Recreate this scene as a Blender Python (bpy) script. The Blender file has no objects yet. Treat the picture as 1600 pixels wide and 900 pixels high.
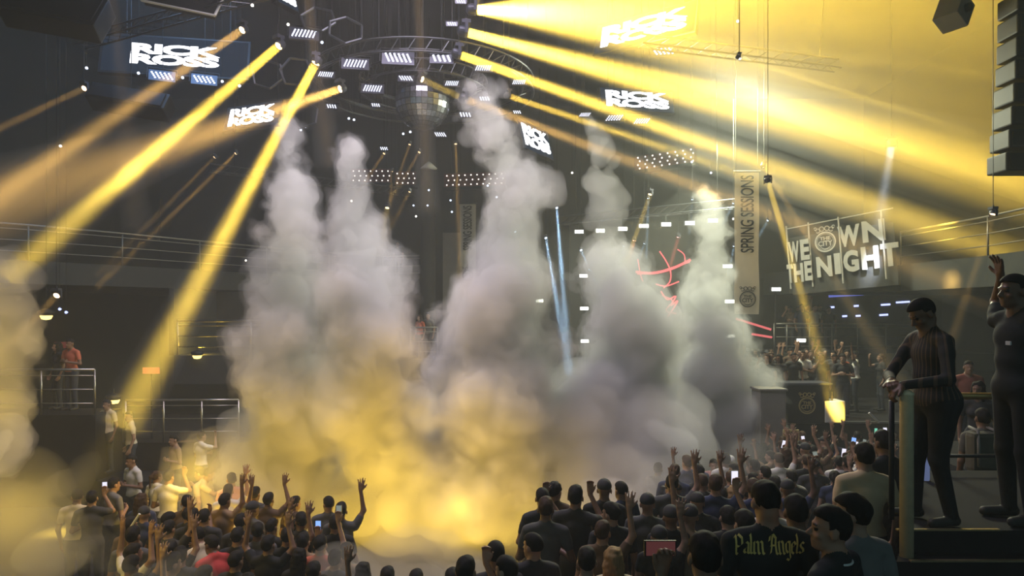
import bpy, bmesh, math, random
import numpy as np
from mathutils import Vector, Matrix, Quaternion

# ------------------------------------------------------------------ camera, world, exposure
S = bpy.context.scene
COL = S.collection
PI = math.pi
EYE, F = 1.61, 1067.0                       # eye height above the platform, 24 mm lens on 36 mm
cam = bpy.data.cameras.new('camera')
cam_ob = bpy.data.objects.new('camera', cam)
COL.objects.link(cam_ob)
cam_ob.location = (0, 0, EYE)
cam_ob.rotation_euler = (PI/2, 0, 0)
cam.sensor_width = 36
cam.lens = 24
cam.shift_y = 40/1600                       # the horizon lies a little below the middle of the frame
cam.clip_end = 200
S.camera = cam_ob

world = bpy.data.worlds.new('world')
S.world = world
world.use_nodes = True
_bg = world.node_tree.nodes['Background']
_bg.inputs[0].default_value = (0.55, 1.0, 1.12, 1)
_bg.inputs[1].default_value = 0.14

S.view_settings.view_transform = 'Standard'
S.view_settings.look = 'None'
S.view_settings.exposure = 0.0
S.view_settings.gamma = 1.0
S.cycles.use_denoising = True
S.cycles.use_adaptive_sampling = True
S.cycles.adaptive_threshold = 0.03
S.cycles.max_bounces = 5
S.cycles.diffuse_bounces = 2
S.cycles.glossy_bounces = 2
S.cycles.transmission_bounces = 2
S.cycles.volume_bounces = 2
S.cycles.transparent_max_bounces = 96
S.cycles.caustics_reflective = False
S.cycles.caustics_refractive = False
S.cycles.sample_clamp_indirect = 4.0


def area_light(name, loc, target, size, energy, col, spread=180, size_y=None):
    l = bpy.data.lights.new(name, 'AREA')
    l.shape = 'DISK' if size_y is None else 'RECTANGLE'
    l.size = size
    if size_y: l.size_y = size_y
    l.energy, l.color, l.spread = energy, col, math.radians(spread)
    o = bpy.data.objects.new(name, l)
    COL.objects.link(o)
    o.location = loc
    d = Vector(target) - Vector(loc)
    o.rotation_mode = 'QUATERNION'
    o.rotation_quaternion = (-d).to_track_quat('Z', 'Y')
    return o


def point_light(name, loc, energy, col, size=0.1):
    l = bpy.data.lights.new(name, 'POINT')
    l.energy, l.color, l.shadow_soft_size = energy, col, size
    o = bpy.data.objects.new(name, l)
    COL.objects.link(o)
    o.location = loc
    return o


YEL = (1.0, 0.65, 0.07)
AMB = (1.0, 0.55, 0.12)


def P(x, y, d):
    """The point at distance d in front of the camera that the photograph shows at (x, y)."""
    return Vector(((x-800)/F*d, d, EYE-(y-490)/F*d))


def PH(x, y, z):
    """The point at height z that the photograph shows at (x, y)."""
    return P(x, y, (EYE-z)*F/(y-490))


# the rig's wash lights, the stage wash, the warm lamps in the pit and at the left, added fills by screens and pit
area_light('ring_wash', (-2.2, 11.5, 10.8), (-2.2, 13.2, 0), 7, 620, (.95, .83, 1.0), 120)
area_light('stage_wash', (6.3, 20.6, 7.5), (3.6, 15, 0), 3, 1500, (.95, 1.0, .72))
area_light('screen_fill', (-8.5, 17, 10.5), (-13, 20, 3), 3, 230, (.30, .55, 1.0))  # added unseen blue fill, tints the dark upper left like screen glow
point_light('pit_lamp', P(632, 782, 11.3), 40, YEL, .25)
point_light('pit_lamp', P(720, 790, 12.2), 9, YEL, .25)
point_light('pit_lamp', P(440, 820, 10.6), 14, YEL, .2)
area_light('pit_floor_fill', (-1.2, 12.6, -2.6), (-1.2, 12.6, 5), 5, 75, YEL)  # added unseen area light, warms the lower smoke from below
area_light('pit_front_fill', (-2.2, 10.6, -2.6), (-2.2, 13.2, 1.2), 5.5, 115, (1, .6, .07), 130, .3)  # unseen fill put in to yellow the front of the smoke
point_light('left_lamp', P(305, 735, 11.6), 45, YEL, .2)
point_light('left_lamp', P(-60, 600, 8.2), 125, YEL, .3)
point_light('left_lamp', P(20, 800, 6.6), 45, YEL, .4)
point_light('box_lamp', P(312, 548, 21.9), 26, YEL, .1)
point_light('terrace_lamp', P(180, 618, 17.6), 12, YEL, .1)
# ------------------------------------------------------------------ mesh helpers
def tag(o, label=None, cat=None, group=None, kind=None):
    if label: o['label'] = label
    if cat: o['category'] = cat
    if group: o['group'] = group
    if kind: o['kind'] = kind
    return o


def empty(name, loc, label=None, cat=None, group=None, rz=0):
    o = bpy.data.objects.new(name, None)
    o.empty_display_size = .1
    COL.objects.link(o)
    o.location = loc
    o.rotation_euler.z = rz
    return tag(o, label, cat, group)


def link(name, me, parent=None, mats=()):
    for m in mats if isinstance(mats, (list, tuple)) else [mats]:
        me.materials.append(m)
    o = bpy.data.objects.new(name, me)
    COL.objects.link(o)
    if parent: o.parent = parent
    return o


def copy_tree(o, parent=None):
    c = o.copy()
    COL.objects.link(c)
    if parent: c.parent = parent
    for ch in list(o.children):
        if ch.type != 'LIGHT': copy_tree(ch, c)
    return c


class MB:
    """Collects boxes, tubes, discs and lathes and links them as ONE mesh object."""
    def __init__(s): s.v, s.f = [], []

    def add(s, vs, fs):
        n = len(s.v)
        s.v += [tuple(p) for p in vs]
        s.f += [tuple(i+n for i in f) for f in fs]
        return s

    def box(s, c, size, rot=None):
        hx, hy, hz = size[0]/2, size[1]/2, size[2]/2
        vs = [Vector((x, y, z)) for x in (-hx, hx) for y in (-hy, hy) for z in (-hz, hz)]
        if rot is not None: vs = [rot @ p for p in vs]
        c = Vector(c)
        return s.add([p+c for p in vs], [(0, 1, 3, 2), (4, 6, 7, 5), (0, 4, 5, 1), (2, 3, 7, 6), (0, 2, 6, 4), (1, 5, 7, 3)])

    def tube(s, pts, r, n=8, r1=None, caps=True):
        pts = [Vector(p) for p in pts]
        r1 = r if r1 is None else r1
        rings = []
        up = None
        for i, p in enumerate(pts):
            t = (pts[min(i+1, len(pts)-1)]-pts[max(i-1, 0)]).normalized()
            if up is None:
                up = t.orthogonal().normalized()
            else:
                up = (up - t*up.dot(t)).normalized()
            b = t.cross(up)
            rr = r+(r1-r)*i/max(1, len(pts)-1)
            rings.append([p+(up*math.cos(2*PI*k/n)+b*math.sin(2*PI*k/n))*rr for k in range(n)])
        vs = [q for ring in rings for q in ring]
        fs = []
        for i in range(len(pts)-1):
            for k in range(n):
                fs.append((i*n+k, i*n+(k+1) % n, (i+1)*n+(k+1) % n, (i+1)*n+k))
        if caps:
            fs.append(tuple(range(n))[::-1])
            fs.append(tuple(range((len(pts)-1)*n, len(pts)*n)))
        return s.add(vs, fs)

    def lathe(s, prof, n=16, mat=None):
        """prof: (radius, z) pairs, turned about the local z axis; mat: a Matrix that places it."""
        vs, fs = [], []
        for r, z in prof:
            for k in range(n):
                a = 2*PI*k/n
                vs.append(Vector((r*math.cos(a), r*math.sin(a), z)))
        for i in range(len(prof)-1):
            for k in range(n):
                fs.append((i*n+k, i*n+(k+1) % n, (i+1)*n+(k+1) % n, (i+1)*n+k))
        fs.append(tuple(range(n))[::-1])
        fs.append(tuple(range((len(prof)-1)*n, len(prof)*n)))
        if mat is not None: vs = [mat @ p for p in vs]
        return s.add(vs, fs)

    def poly(s, pts, th):
        """pts: a flat loop in x-z, given thickness th along y."""
        n = len(pts)
        vs = [(x, -th/2, z) for x, z in pts]+[(x, th/2, z) for x, z in pts]
        fs = [tuple(range(n)), tuple(range(n, 2*n))[::-1]]+[(i, n+i, n+(i+1) % n, (i+1) % n) for i in range(n)]
        return s.add(vs, fs)

    def mesh(s, name):
        me = bpy.data.meshes.new(name)
        me.from_pydata(s.v, [], s.f)
        me.validate()
        return me

    def build(s, name, mats, parent=None, smooth=False, bevel=0):
        me = s.mesh(name)
        if bevel:
            bm = bmesh.new(); bm.from_mesh(me)
            bmesh.ops.bevel(bm, geom=bm.edges[:], offset=bevel, segments=2, affect='EDGES', profile=.6)
            bm.to_mesh(me); bm.free()
        if smooth:
            me.polygons.foreach_set('use_smooth', [True]*len(me.polygons))
        return link(name, me, parent, mats)


# ------------------------------------------------------------------ materials
def node_mat(name):
    m = bpy.data.materials.new(name)
    m.use_nodes = True
    n = m.node_tree
    n.nodes.clear()
    return m, n, n.nodes.new('ShaderNodeOutputMaterial')


def surf(name, col, rough=.6, metal=0, var=.25, scale=8, bump=0, spec=.4, objcol=False, stretch=None):
    """A surface whose colour wanders a little (wear, dust)."""
    m, n, out = node_mat(name)
    b = n.nodes.new('ShaderNodeBsdfPrincipled')
    b.inputs['Roughness'].default_value = rough
    b.inputs['Metallic'].default_value = metal
    b.inputs['Specular IOR Level'].default_value = spec
    tc = n.nodes.new('ShaderNodeTexCoord')
    nz = n.nodes.new('ShaderNodeTexNoise')
    nz.inputs['Scale'].default_value = scale
    nz.inputs['Detail'].default_value = 3
    if stretch:
        vm = n.nodes.new('ShaderNodeMapping')
        vm.inputs['Scale'].default_value = stretch
        n.links.new(tc.outputs['Object'], vm.inputs[0]); n.links.new(vm.outputs[0], nz.inputs['Vector'])
    else: n.links.new(tc.outputs['Object'], nz.inputs['Vector'])
    mp = n.nodes.new('ShaderNodeMapRange')
    mp.inputs[3].default_value = 1-var
    mp.inputs[4].default_value = 1+var
    n.links.new(nz.outputs[0], mp.inputs[0])
    mx = n.nodes.new('ShaderNodeMix')
    mx.data_type, mx.blend_type = 'RGBA', 'MULTIPLY'
    mx.inputs[0].default_value = 1
    if objcol:
        oi = n.nodes.new('ShaderNodeObjectInfo')
        n.links.new(oi.outputs['Color'], mx.inputs[6])
    else:
        mx.inputs[6].default_value = (*col, 1)
    n.links.new(mp.outputs[0], mx.inputs[7])
    n.links.new(mx.outputs[2], b.inputs['Base Color'])
    if bump:
        bp = n.nodes.new('ShaderNodeBump')
        bp.inputs['Strength'].default_value = bump
        n.links.new(nz.outputs[0], bp.inputs['Height'])
        n.links.new(bp.outputs[0], b.inputs['Normal'])
    n.links.new(b.outputs[0], out.inputs[0])
    return m


def emit(name, col, power, sample=False):
    m, n, out = node_mat(name)
    e = n.nodes.new('ShaderNodeEmission')
    e.inputs[0].default_value = (*col, 1)
    e.inputs[1].default_value = power
    n.links.new(e.outputs[0], out.inputs[0])
    if not sample: m.cycles.emission_sampling = 'NONE'
    return m


def volume(name, col, dens, aniso=0.0):
    m, n, out = node_mat(name)
    v = n.nodes.new('ShaderNodeVolumeScatter')
    v.inputs['Color'].default_value = (*col, 1)
    v.inputs['Density'].default_value = dens
    v.inputs['Anisotropy'].default_value = aniso
    n.links.new(v.outputs[0], out.inputs['Volume'])
    return m


# ------------------------------------------------------------------ surfaces from distance fields
def surface_nets(f, org, h):
    """The zero surface of the field f (inside < 0) on a grid of pitch h, as (verts, quads)."""
    ins = f < 0
    c = [slice(None, -1), slice(1, None)]
    cnt = np.zeros(np.array(f.shape)-1, np.int8)
    for i in (0, 1):
        for j in (0, 1):
            for k in (0, 1):
                cnt += ins[c[i], c[j], c[k]]
    act = (cnt > 0) & (cnt < 8)
    idx = np.full(act.shape, -1, np.int32)
    A = np.argwhere(act)
    idx[act] = np.arange(len(A))
    acc = np.zeros((len(A), 3))
    num = np.zeros(len(A))
    corner = {(i, j, k): f[A[:, 0]+i, A[:, 1]+j, A[:, 2]+k] for i in (0, 1) for j in (0, 1) for k in (0, 1)}
    for ax in range(3):
        for u in (0, 1):
            for w in (0, 1):
                o = [u, w]; o.insert(ax, 0)
                p = [u, w]; p.insert(ax, 1)
                a, b = corner[tuple(o)], corner[tuple(p)]
                m = (a < 0) != (b < 0)
                t = a[m]/(a[m]-b[m])
                q = np.tile(np.array(o, float), (m.sum(), 1))
                q[:, ax] = t
                acc[m] += q
                num[m] += 1
    verts = (A+acc/num[:, None])*h+np.array(org)
    quads = []
    for ax in range(3):
        s0 = [slice(None)]*3; s1 = [slice(None)]*3
        s0[ax] = slice(None, -1); s1[ax] = slice(1, None)
        ch = ins[tuple(s0)] != ins[tuple(s1)]
        e = np.argwhere(ch)
        o1, o2 = [(1, 2), (2, 0), (0, 1)][ax]
        ok = (e[:, o1] > 0) & (e[:, o2] > 0) & (e[:, o1] < f.shape[o1]-1) & (e[:, o2] < f.shape[o2]-1)
        e = e[ok]
        flip = ins[tuple(e.T)]
        ring = []
        for a, b in ((-1, -1), (0, -1), (0, 0), (-1, 0)):
            g = e.copy(); g[:, o1] += a; g[:, o2] += b
            ring.append(idx[tuple(g.T)])
        q = np.stack(ring, 1)
        q[~flip] = q[~flip][:, ::-1]
        quads.append(q)
    return verts, np.concatenate(quads)


def mesh_np(name, v, q, smooth=True):
    me = bpy.data.meshes.new(name)
    n, m = len(v), q.shape[1]
    me.vertices.add(n)
    me.vertices.foreach_set('co', np.ascontiguousarray(v, np.float32).ravel())
    me.loops.add(len(q)*m)
    me.loops.foreach_set('vertex_index', np.ascontiguousarray(q, np.int32).ravel())
    me.polygons.add(len(q))
    me.polygons.foreach_set('loop_start', np.arange(0, len(q)*m, m, dtype=np.int32))
    me.update(calc_edges=True)
    if smooth: me.polygons.foreach_set('use_smooth', np.ones(len(q), bool))
    return me


def _spline_matrix(n, m, rng):
    """n samples over a random lattice of about n*h/period knots, cubic B-spline weights."""
    t = np.linspace(1, m-3.001, n)
    i = t.astype(int); u = t-i
    W = np.zeros((n, m), np.float32)
    for k, w in enumerate(((1-u)**3/6, (3*u**3-6*u**2+4)/6, (-3*u**3+3*u**2+3*u+1)/6, u**3/6)):
        W[np.arange(n), i+k-1] += w
    return W


def lattice_noise(shape, h, period, rng):
    ms = [max(5, int(s*h/period)+5) for s in shape]
    R = rng.uniform(-1, 1, ms).astype(np.float32)
    for ax in range(3):
        W = _spline_matrix(shape[ax], ms[ax], rng)
        R = np.moveaxis(np.tensordot(W, R, (1, ax)), 0, ax)
    return R*2.2



NTH = ['first', 'second', 'third', 'fourth', 'fifth', 'sixth', 'seventh', 'eighth', 'ninth', 'tenth', 'eleventh', 'twelfth', 'thirteenth', 'fourteenth', 'fifteenth', 'sixteenth', 'seventeenth', 'eighteenth', 'nineteenth', 'twentieth']
NTH += ['twenty-'+w for w in NTH[:9]]+['thirtieth']+['thirty-'+w for w in NTH[:9]]+['fortieth']
# ------------------------------------------------------------------ the hall
M_floor = surf('dark_club_floor', (.02, .02, .022), .8, var=.35, scale=2, spec=.12)
M_wall = surf('dark_painted_wall', (.045, .05, .052), .8, var=.2, scale=1.2, bump=.05)
M_ceil = surf('black_ceiling', (.03, .034, .04), .9, var=.2, scale=1)
M_black = surf('black_metal', (.025, .026, .028), .5, .3, var=.2, scale=10)
M_steel = surf('brushed_steel', (.42, .40, .36), .32, .9, var=.12, scale=25)
M_rail = surf('painted_rail', (.30, .29, .27), .4, .6, var=.15, scale=15)
M_strip = surf('metal_stair_nosing', (.55, .45, .25), .35, .8, var=.2, scale=30)
M_panel = surf('grey_panel', (.22, .21, .19), .7, var=.15, scale=4)
M_white = surf('white_print', (.72, .71, .68), .8, var=.08, scale=10)
M_print = surf('dark_print', (.05, .05, .05), .8, var=.1)
M_truss = surf('aluminium_truss', (.10, .105, .115), .35, .8, var=.15, scale=12)


def structure(name, mb, mat, parent=None, **k):
    o = mb.build(name, mat, parent, **k)
    if parent is None: o['kind'] = 'structure'
    return o


def slab(x0, x1, y0, y1, z0, z1): return MB().box(((x0+x1)/2, (y0+y1)/2, (z0+z1)/2), (x1-x0, y1-y0, z1-z0))


structure('floor', slab(-19, 19, -3, 34, -3.2, -2.9), M_floor)
structure('floor', slab(1.8, 7.6, 8.6, 12.6, -2.9, -2.5), M_floor)
structure('floor', slab(-.6, 7.6, 7.3, 8.6, -2.9, -2.1), M_floor)
structure('floor', slab(-.6, .9, -3, 7.3, -2.9, -2.1), M_floor)
structure('floor', slab(.9, 2.2, 6.2, 7.3, -2.9, -2.1), M_floor)
structure('floor', slab(.9, 2.2, 4.75, 6.2, -2.9, -1.7), M_floor)
structure('floor', slab(2.2, 4.3, 4.75, 7.3, -2.9, -1.25), M_floor)
structure('floor', slab(.75, 2.85, -3, 4.2, -2.9, -.98), M_floor)
structure('floor', slab(.75, 2.85, 4.2, 4.75, -2.9, -1.25), M_floor)
structure('floor', slab(2.85, 12, -3, 4.75, -2.9, -.34), M_floor)


def arc_slab(pts, back, z0, z1):
    m = MB()
    loop = list(pts)+list(back)
    k = len(loop)
    return m.add([(x, y, z0) for x, y in loop]+[(x, y, z1) for x, y in loop],
                 [tuple(range(k))[::-1], tuple(range(k, 2*k))]+[(i, (i+1) % k, k+(i+1) % k, k+i) for i in range(k)])


structure('floor', arc_slab([(2.87, 5.07), (12, 5.07)], [(12, 7.0), (4.12, 7.0)], -.6, 0), M_floor)
structure('floor', arc_slab([(2.76, 4.90), (12, 4.90)], [(12, 5.07), (2.87, 5.07)], -.6, -.17), M_floor)
structure('floor', slab(2.85, 12, 4.75, 4.9, -.6, -.34), M_floor)
for i, (y, z, x1) in enumerate(((5.075, .004, 3.62), (4.905, -.166, 4.9))):
    structure('trim_%d' % (i+1), MB().box(((2.86+x1)/2, y, z), (x1-2.86, .03, .012)), M_strip)
structure('ceiling', slab(-19, 19, -3, 34, 12, 12.3), M_ceil)
structure('wall_back', slab(-19, 19, 33, 33.4, -3.2, 12.3), M_wall)
structure('wall_left', slab(-17.4, -17, 2, 33, -3.2, 12.3), M_wall)
structure('wall_right', slab(17, 17.4, 2, 33, -3.2, 12.3), M_wall)

# the left terraces, each carrying a railing
structure('floor', slab(-17, -6.6, 17, 22, -2.9, -1.6), M_floor)
structure('floor', slab(-17, -9.7, 15.9, 17, -2.9, -.75), M_floor)
# VIP box on the left, half way up
structure('floor', slab(-10.6, -7.0, 21.4, 24.5, -.6, .3), M_wall)
structure('wall_box', slab(-10.6, -7.0, 24.5, 24.7, .3, 2.4), M_wall)
structure('wall_box', slab(-10.75, -10.6, 21.4, 24.7, .3, 2.4), M_wall)


LB = [(-16.9, 16.5), (-15.2, 17.7), (-13.6, 19.2), (-12.1, 21.2), (-10.7, 23.4), (-9.2, 25.6), (-7.5, 28.0), (-5.6, 29.6), (-3.8, 29.2)]
structure('floor', arc_slab(LB, [(-3.8, 33), (-17, 33)], 2.45, 3.1), M_wall)
RB = [(9.4, 25.5), (9.7, 23.9), (11.9, 20.9), (12.2, 17.5), (12.0, 14.0), (11.4, 11.0)]
structure('floor', arc_slab(RB, [(17, 11.0), (17, 25.5)], 2.3, 3.1), M_wall)
# lower right balcony with the blue lights
structure('floor', slab(9.2, 17, 24, 27, -.4, .2), M_wall)
structure('wall_right_bar', slab(9.2, 17, 27, 27.2, -2.9, 3.0), M_wall)
structure('pillar', MB().lathe([(.32, -2.9), (.32, 12)], 20, Matrix.Translation((-3.45, 28, 0))), M_wall, smooth=True)
structure('pillar', slab(-2.9, -1.9, 28.6, 29.4, -2.9, 5.0), M_panel)


def railing(name, pts, z, h, bars, label, post_every=1, r=.03, mat=None, rb=.014, group=None):
    """A balcony railing: a hand rail, thinner bars and a post at every joint, each its own part."""
    c = sum((Vector((x, y, z)) for x, y in pts), Vector())/len(pts)
    o = empty(name, c, label, 'railing', group)
    L = lambda x, y, zz: (x-c.x, y-c.y, zz-c.z)
    mat = mat or M_rail
    MB().tube([L(x, y, z+h) for x, y in pts], r, 8).build('hand_rail', mat, o, smooth=True)
    for b in range(bars):
        MB().tube([L(x, y, z+h*(.25+.62*b/max(1, bars-1))) for x, y in pts], rb, 6).build('rail_bar', mat, o, smooth=True)
    for x, y in pts[::post_every]:
        MB().tube([L(x, y, z), L(x, y, z+h)], r*.8, 8).build('post', mat, o, smooth=True)
    return o


def dense(pts, n):
    out = []
    for (a, b), (c, d) in zip(pts, pts[1:]):
        out += [(a+(c-a)*i/n, b+(d-b)*i/n) for i in range(n)]
    return out+[pts[-1]]


railing('balcony_railing', LB, 3.1, 1.0, 3, 'long curved steel railing on the upper left balcony, partly behind the smoke')
railing('balcony_railing', [(-10.5, 21.45), (-8.2, 21.45), (-7.0, 21.45)], .3, 1.08, 3, 'steel railing of the yellow-lit box half way up on the left', mat=M_steel, r=.04, rb=.025)
railing('terrace_railing', [(-9.65, 17.05), (-8.7, 17.05), (-7.75, 17.05), (-6.85, 17.1)], -1.6, 1.05, 3, 'grey railing on the lower left terrace under the big beam', mat=M_steel)
railing('terrace_railing', [(-12.2, 15.95), (-11, 15.95), (-9.75, 15.95)], -.75, 1.05, 3, 'railing with a rounded end corner at the far left beside the yellow smoke', mat=M_steel)
railing('balcony_railing', [(9.25, 24.1), (9.7, 24.1), (10.5, 24.1), (11.3, 24.1), (12.2, 24.1), (13.2, 24.1), (14.4, 24.1)], .2, 1.05, 3, 'pale railing of the lower right balcony before the blue lights')
railing('balcony_railing', RB[2:], 3.1, 1.0, 3, 'railing of the upper right balcony right of the big letters')
railing('booth_railing', [(-3.75, 25.2), (-2.75, 25.2)], -.1, 1.2, 3, 'small railing of the booth seen in the gap between two smoke columns')
structure('floor', slab(-4.2, -2.4, 25.1, 28, -2.9, -.1), M_wall)
# railing on the platform at the right
nf = empty('stair_railing', (3.05, 5.0, -.17), 'steel stair railing with a thick round newel post the two guards stand at', 'railing')
MB().lathe([(.047, 0), (.047, 1.18), (.05, 1.185), (.05, 1.20), (.02, 1.22)], 20, Matrix.Translation((-.16, 0, 0))).build('newel_post', surf('gold_lit_steel_post', (.85, .70, .44), .45, .15, var=.15, scale=20), nf, smooth=True)  # gold light on the steel is put into the post's colour
MB().lathe([(.02, .17), (.02, 1.10)], 12, Matrix.Translation((-.075, .35, 0))).build('post', M_black, nf, smooth=True)
bk = empty('platform_railing', (3.0, 6.95, 0), 'dark guard railing with a gold top bar behind the two guards', 'railing')
MB().tube([(1.35, 0, .77), (2.05, 0, .77)], .035, 10).build('hand_rail', surf('gold_rail', (.5, .33, .12), .35, .8), bk, smooth=True)
MB().tube([(1.35, 0, .16), (2.3, 0, .16)], .018, 8).build('rail_bar', M_black, bk, smooth=True)
MB().tube([(1.35, 0, -.1), (2.3, 0, -.1)], .018, 8).build('rail_bar', M_black, bk, smooth=True)
for x in (1.35, 2.3): MB().tube([(x, 0, -.1), (x, 0, .77)], .022, 8).build('post', M_black, bk, smooth=True)

# perforated bands with bulbs under the roof
M_band = surf('dark_red_band', (.16, .07, .065), .6, var=.2, scale=6)
M_bulb = emit('bulb_glow', (1, .93, .85), 2.0)


def bulb_band(x0, y0, x1, y1, z, h, cols, rows, label):
    a, b = Vector((x0, y0, z)), Vector((x1, y1, z))
    L = (b-a).length
    o = empty('bulb_panel', a, label, 'light panel', 'bulb panels under the roof', math.atan2(y1-y0, x1-x0))
    MB().box((L/2, 0, 0), (L, .15, h)).build('band', M_band, o)
    m = MB()
    for i in range(cols):
        for j in range(rows):
            m.lathe([(.032, -.03), (.032, .01), (.0, .03)], 6, Matrix.Translation((L*(i+.5+.25*(j % 2))/cols, -.08, h*(.5-(j+.5)/rows))) @ Matrix.Rotation(PI/2, 4, 'X'))
    m.build('bulb_grid', M_bulb, o)['kind'] = 'stuff'
    MB().box((L/2, 0, -h/2-.06), (L+.1, .3, .12)).build('beam', M_black, o)
    for k in (.1, .9): MB().tube([(L*k, .1, 0), (L*k, .1, 12-z)], .01, 4).build('hanging_cable', M_black, o)


bulb_band(-7.2, 30.5, -5.4, 30.5, 7.75, .62, 7, 3, 'red panel of bulbs left of the thin smoke tip')
bulb_band(-5.2, 30.3, -4.25, 30.3, 7.6, .62, 4, 3, 'short red panel of bulbs just right of the thin smoke tip')
bulb_band(-2.95, 29.8, -.3, 29.3, 7.4, .6, 10, 3, 'long red panel of bulbs behind the tallest smoke column')
bulb_band(4.7, 26, 6.6, 24.5, 7.3, .55, 8, 4, 'bulb panel in the yellow haze above the stage lights')
# ------------------------------------------------------------------ lettering
def text_mesh(txt, size, bold=0.0, sx=1.0, shear=0.0, space=1.0, lines=1.0, depth=.01, align='CENTER'):
    """A flat word standing in x-z, centred on its own middle, as (verts, faces)."""
    cu = bpy.data.curves.new('t', 'FONT')
    cu.body, cu.size, cu.offset, cu.shear = txt, size, bold, shear
    cu.space_character, cu.space_line, cu.align_x, cu.extrude = space, lines, align, depth/2
    cu.resolution_u = 3
    o = bpy.data.objects.new('t', cu)
    COL.objects.link(o)
    bpy.context.view_layer.update()
    me = o.evaluated_get(bpy.context.evaluated_depsgraph_get()).to_mesh()
    v = np.array([tuple(p.co) for p in me.vertices])
    f = [tuple(p.vertices) for p in me.polygons]
    bpy.data.objects.remove(o)
    bpy.data.curves.remove(cu)
    mid = (v.min(0)+v.max(0))/2
    v = v-mid
    return [(a*sx, -c, b) for a, b, c in v], f


def frame_on(a, b, up_tilt=0.0):
    """Matrix at the middle of a..b: x runs from a to b, y away from the viewer, z up."""
    x = (b-a).normalized()
    z = Vector((0, 0, 1)); z = (z-x*z.dot(x)).normalized()
    y = z.cross(x)
    R = Matrix((x, y, z)).transposed() @ Matrix.Rotation(up_tilt, 3, 'X')
    return Matrix.Translation((a+b)/2) @ R.to_4x4()


def place(o, M):
    o.location = M.to_translation()
    o.rotation_mode = 'QUATERNION'
    o.rotation_quaternion = M.to_quaternion()
    return o


M_letter = emit('screen_letters', (.93, .95, 1.0), 3.2)
M_screen = surf('led_screen', (.02, .04, .075), .35, var=.3, scale=3)
M_screen_glow = node_mat('lit_led_screen')
_n = M_screen_glow[1]
_e = _n.nodes.new('ShaderNodeEmission'); _e.inputs[0].default_value = (.10, .19, .36, 1); _e.inputs[1].default_value = .12
_n.links.new(_e.outputs[0], M_screen_glow[2].inputs[0])
M_screen_glow = M_screen_glow[0]

def led_screen(x0, y0, x1, y1, z, label, wfac=1.7, hfac=2.0, aspect=.27, tilt=-.25):
    """A hanging LED screen; (x0, y0)-(x1, y1) is the base of its writing as the photograph shows it, at height z."""
    a, b = PH(x0, y0, z), PH(x1, y1, z)
    W = (b-a).length
    H = W*aspect
    o = empty('led_screen', (0, 0, 0), label, 'screen', 'screens hanging round the ring')
    place(o, frame_on(a+Vector((0, 0, H/2)), b+Vector((0, 0, H/2)), tilt))
    MB().box((0, .12, 0), (W*wfac, .16, H*hfac)).build('casing', M_black, o, bevel=.02)
    MB().box((0, .035, 0), (W*wfac*.96, .02, H*hfac*.9)).build('display', M_screen_glow, o)
    for t, zz in (('RICK', H*.26), ('ROSS', -H*.26)):
        v, f = text_mesh(t, 1.0, .045, 1.0, 0, .92, depth=.02)
        w = max(p[0] for p in v)*2; h = max(p[2] for p in v)*2
        MB().add([(p[0]*W/w, p[1], zz+p[2]*H*.50/h) for p in v], f).build('lettering', M_letter, o)['kind'] = 'stuff'
    for sx in (-1, 1): MB().tube([(sx*W*wfac*.35, .2, H*hfac*.5), (sx*W*wfac*.35, .2+(12-z)*math.tan(-tilt)*-1, H*hfac*.5+(12-z))], .02, 6).build('hanger', M_black, o)
    return o


led_screen(204, 100, 343, 108, 8.45, 'dark blue screen with white writing at upper left, the largest on the left')
led_screen(358, 199, 429, 190, 8.4, 'small screen with white writing behind the wide orange beam', 1.25, 1.5, .33)
led_screen(940, 76, 1074, 44, 8.7, 'screen with white writing inside the brightest yellow glow', 1.2, 1.6, .25)
led_screen(947, 166, 1045, 172, 8.4, 'screen with white writing above two dotted lamps right of the ring', 1.2, 1.5, .26)
led_screen(818, 226, 858, 243, 8.3, 'smallest screen with white writing, tilted, just right of the tallest smoke', 1.2, 1.5, .42)
led_screen(434, -3, 462, 12, 9.2, 'screen cut by the top edge of the photo above the hexagon frames', 1.3, 1.6, .5)

# ------------------------------------------------------------------ strobe panels
M_led = emit('led_dot', (.80, .83, 1.0), 2.6)
M_house = surf('lamp_housing', (.07, .075, .10), .4, .3, var=.2, scale=14)  # bluish lift holds the rig's lavender ambient light in the base colour


def strobe_meshes(w, h, cols, rows, skew, bars):
    b = MB(); b.box((0, .06, 0), (w*1.25, .10, h*1.5))
    y = MB()
    for sx in (-1, 1): y.box((sx*w*.70, .06, h*.35), (.025, .05, h*1.5))
    y.box((0, .06, h*1.1), (w*1.44, .06, .03))
    l = MB()
    for i in range(cols):
        for j in range(rows):
            x = w*((i+.5)/cols-.5)+skew*h*((j+.5)/rows-.5); z = h*((j+.5)/rows-.5)
            if bars: l.box((x, -.0, z), (w/cols*.42, .02, h/rows*.8))
            else: l.lathe([(w/cols*.26, -.005), (w/cols*.26, .012)], 6, Matrix.Translation((x, 0, z)) @ Matrix.Rotation(PI/2, 4, 'X'))
    return [m.mesh('strobe') for m in (b, y, l)]


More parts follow.
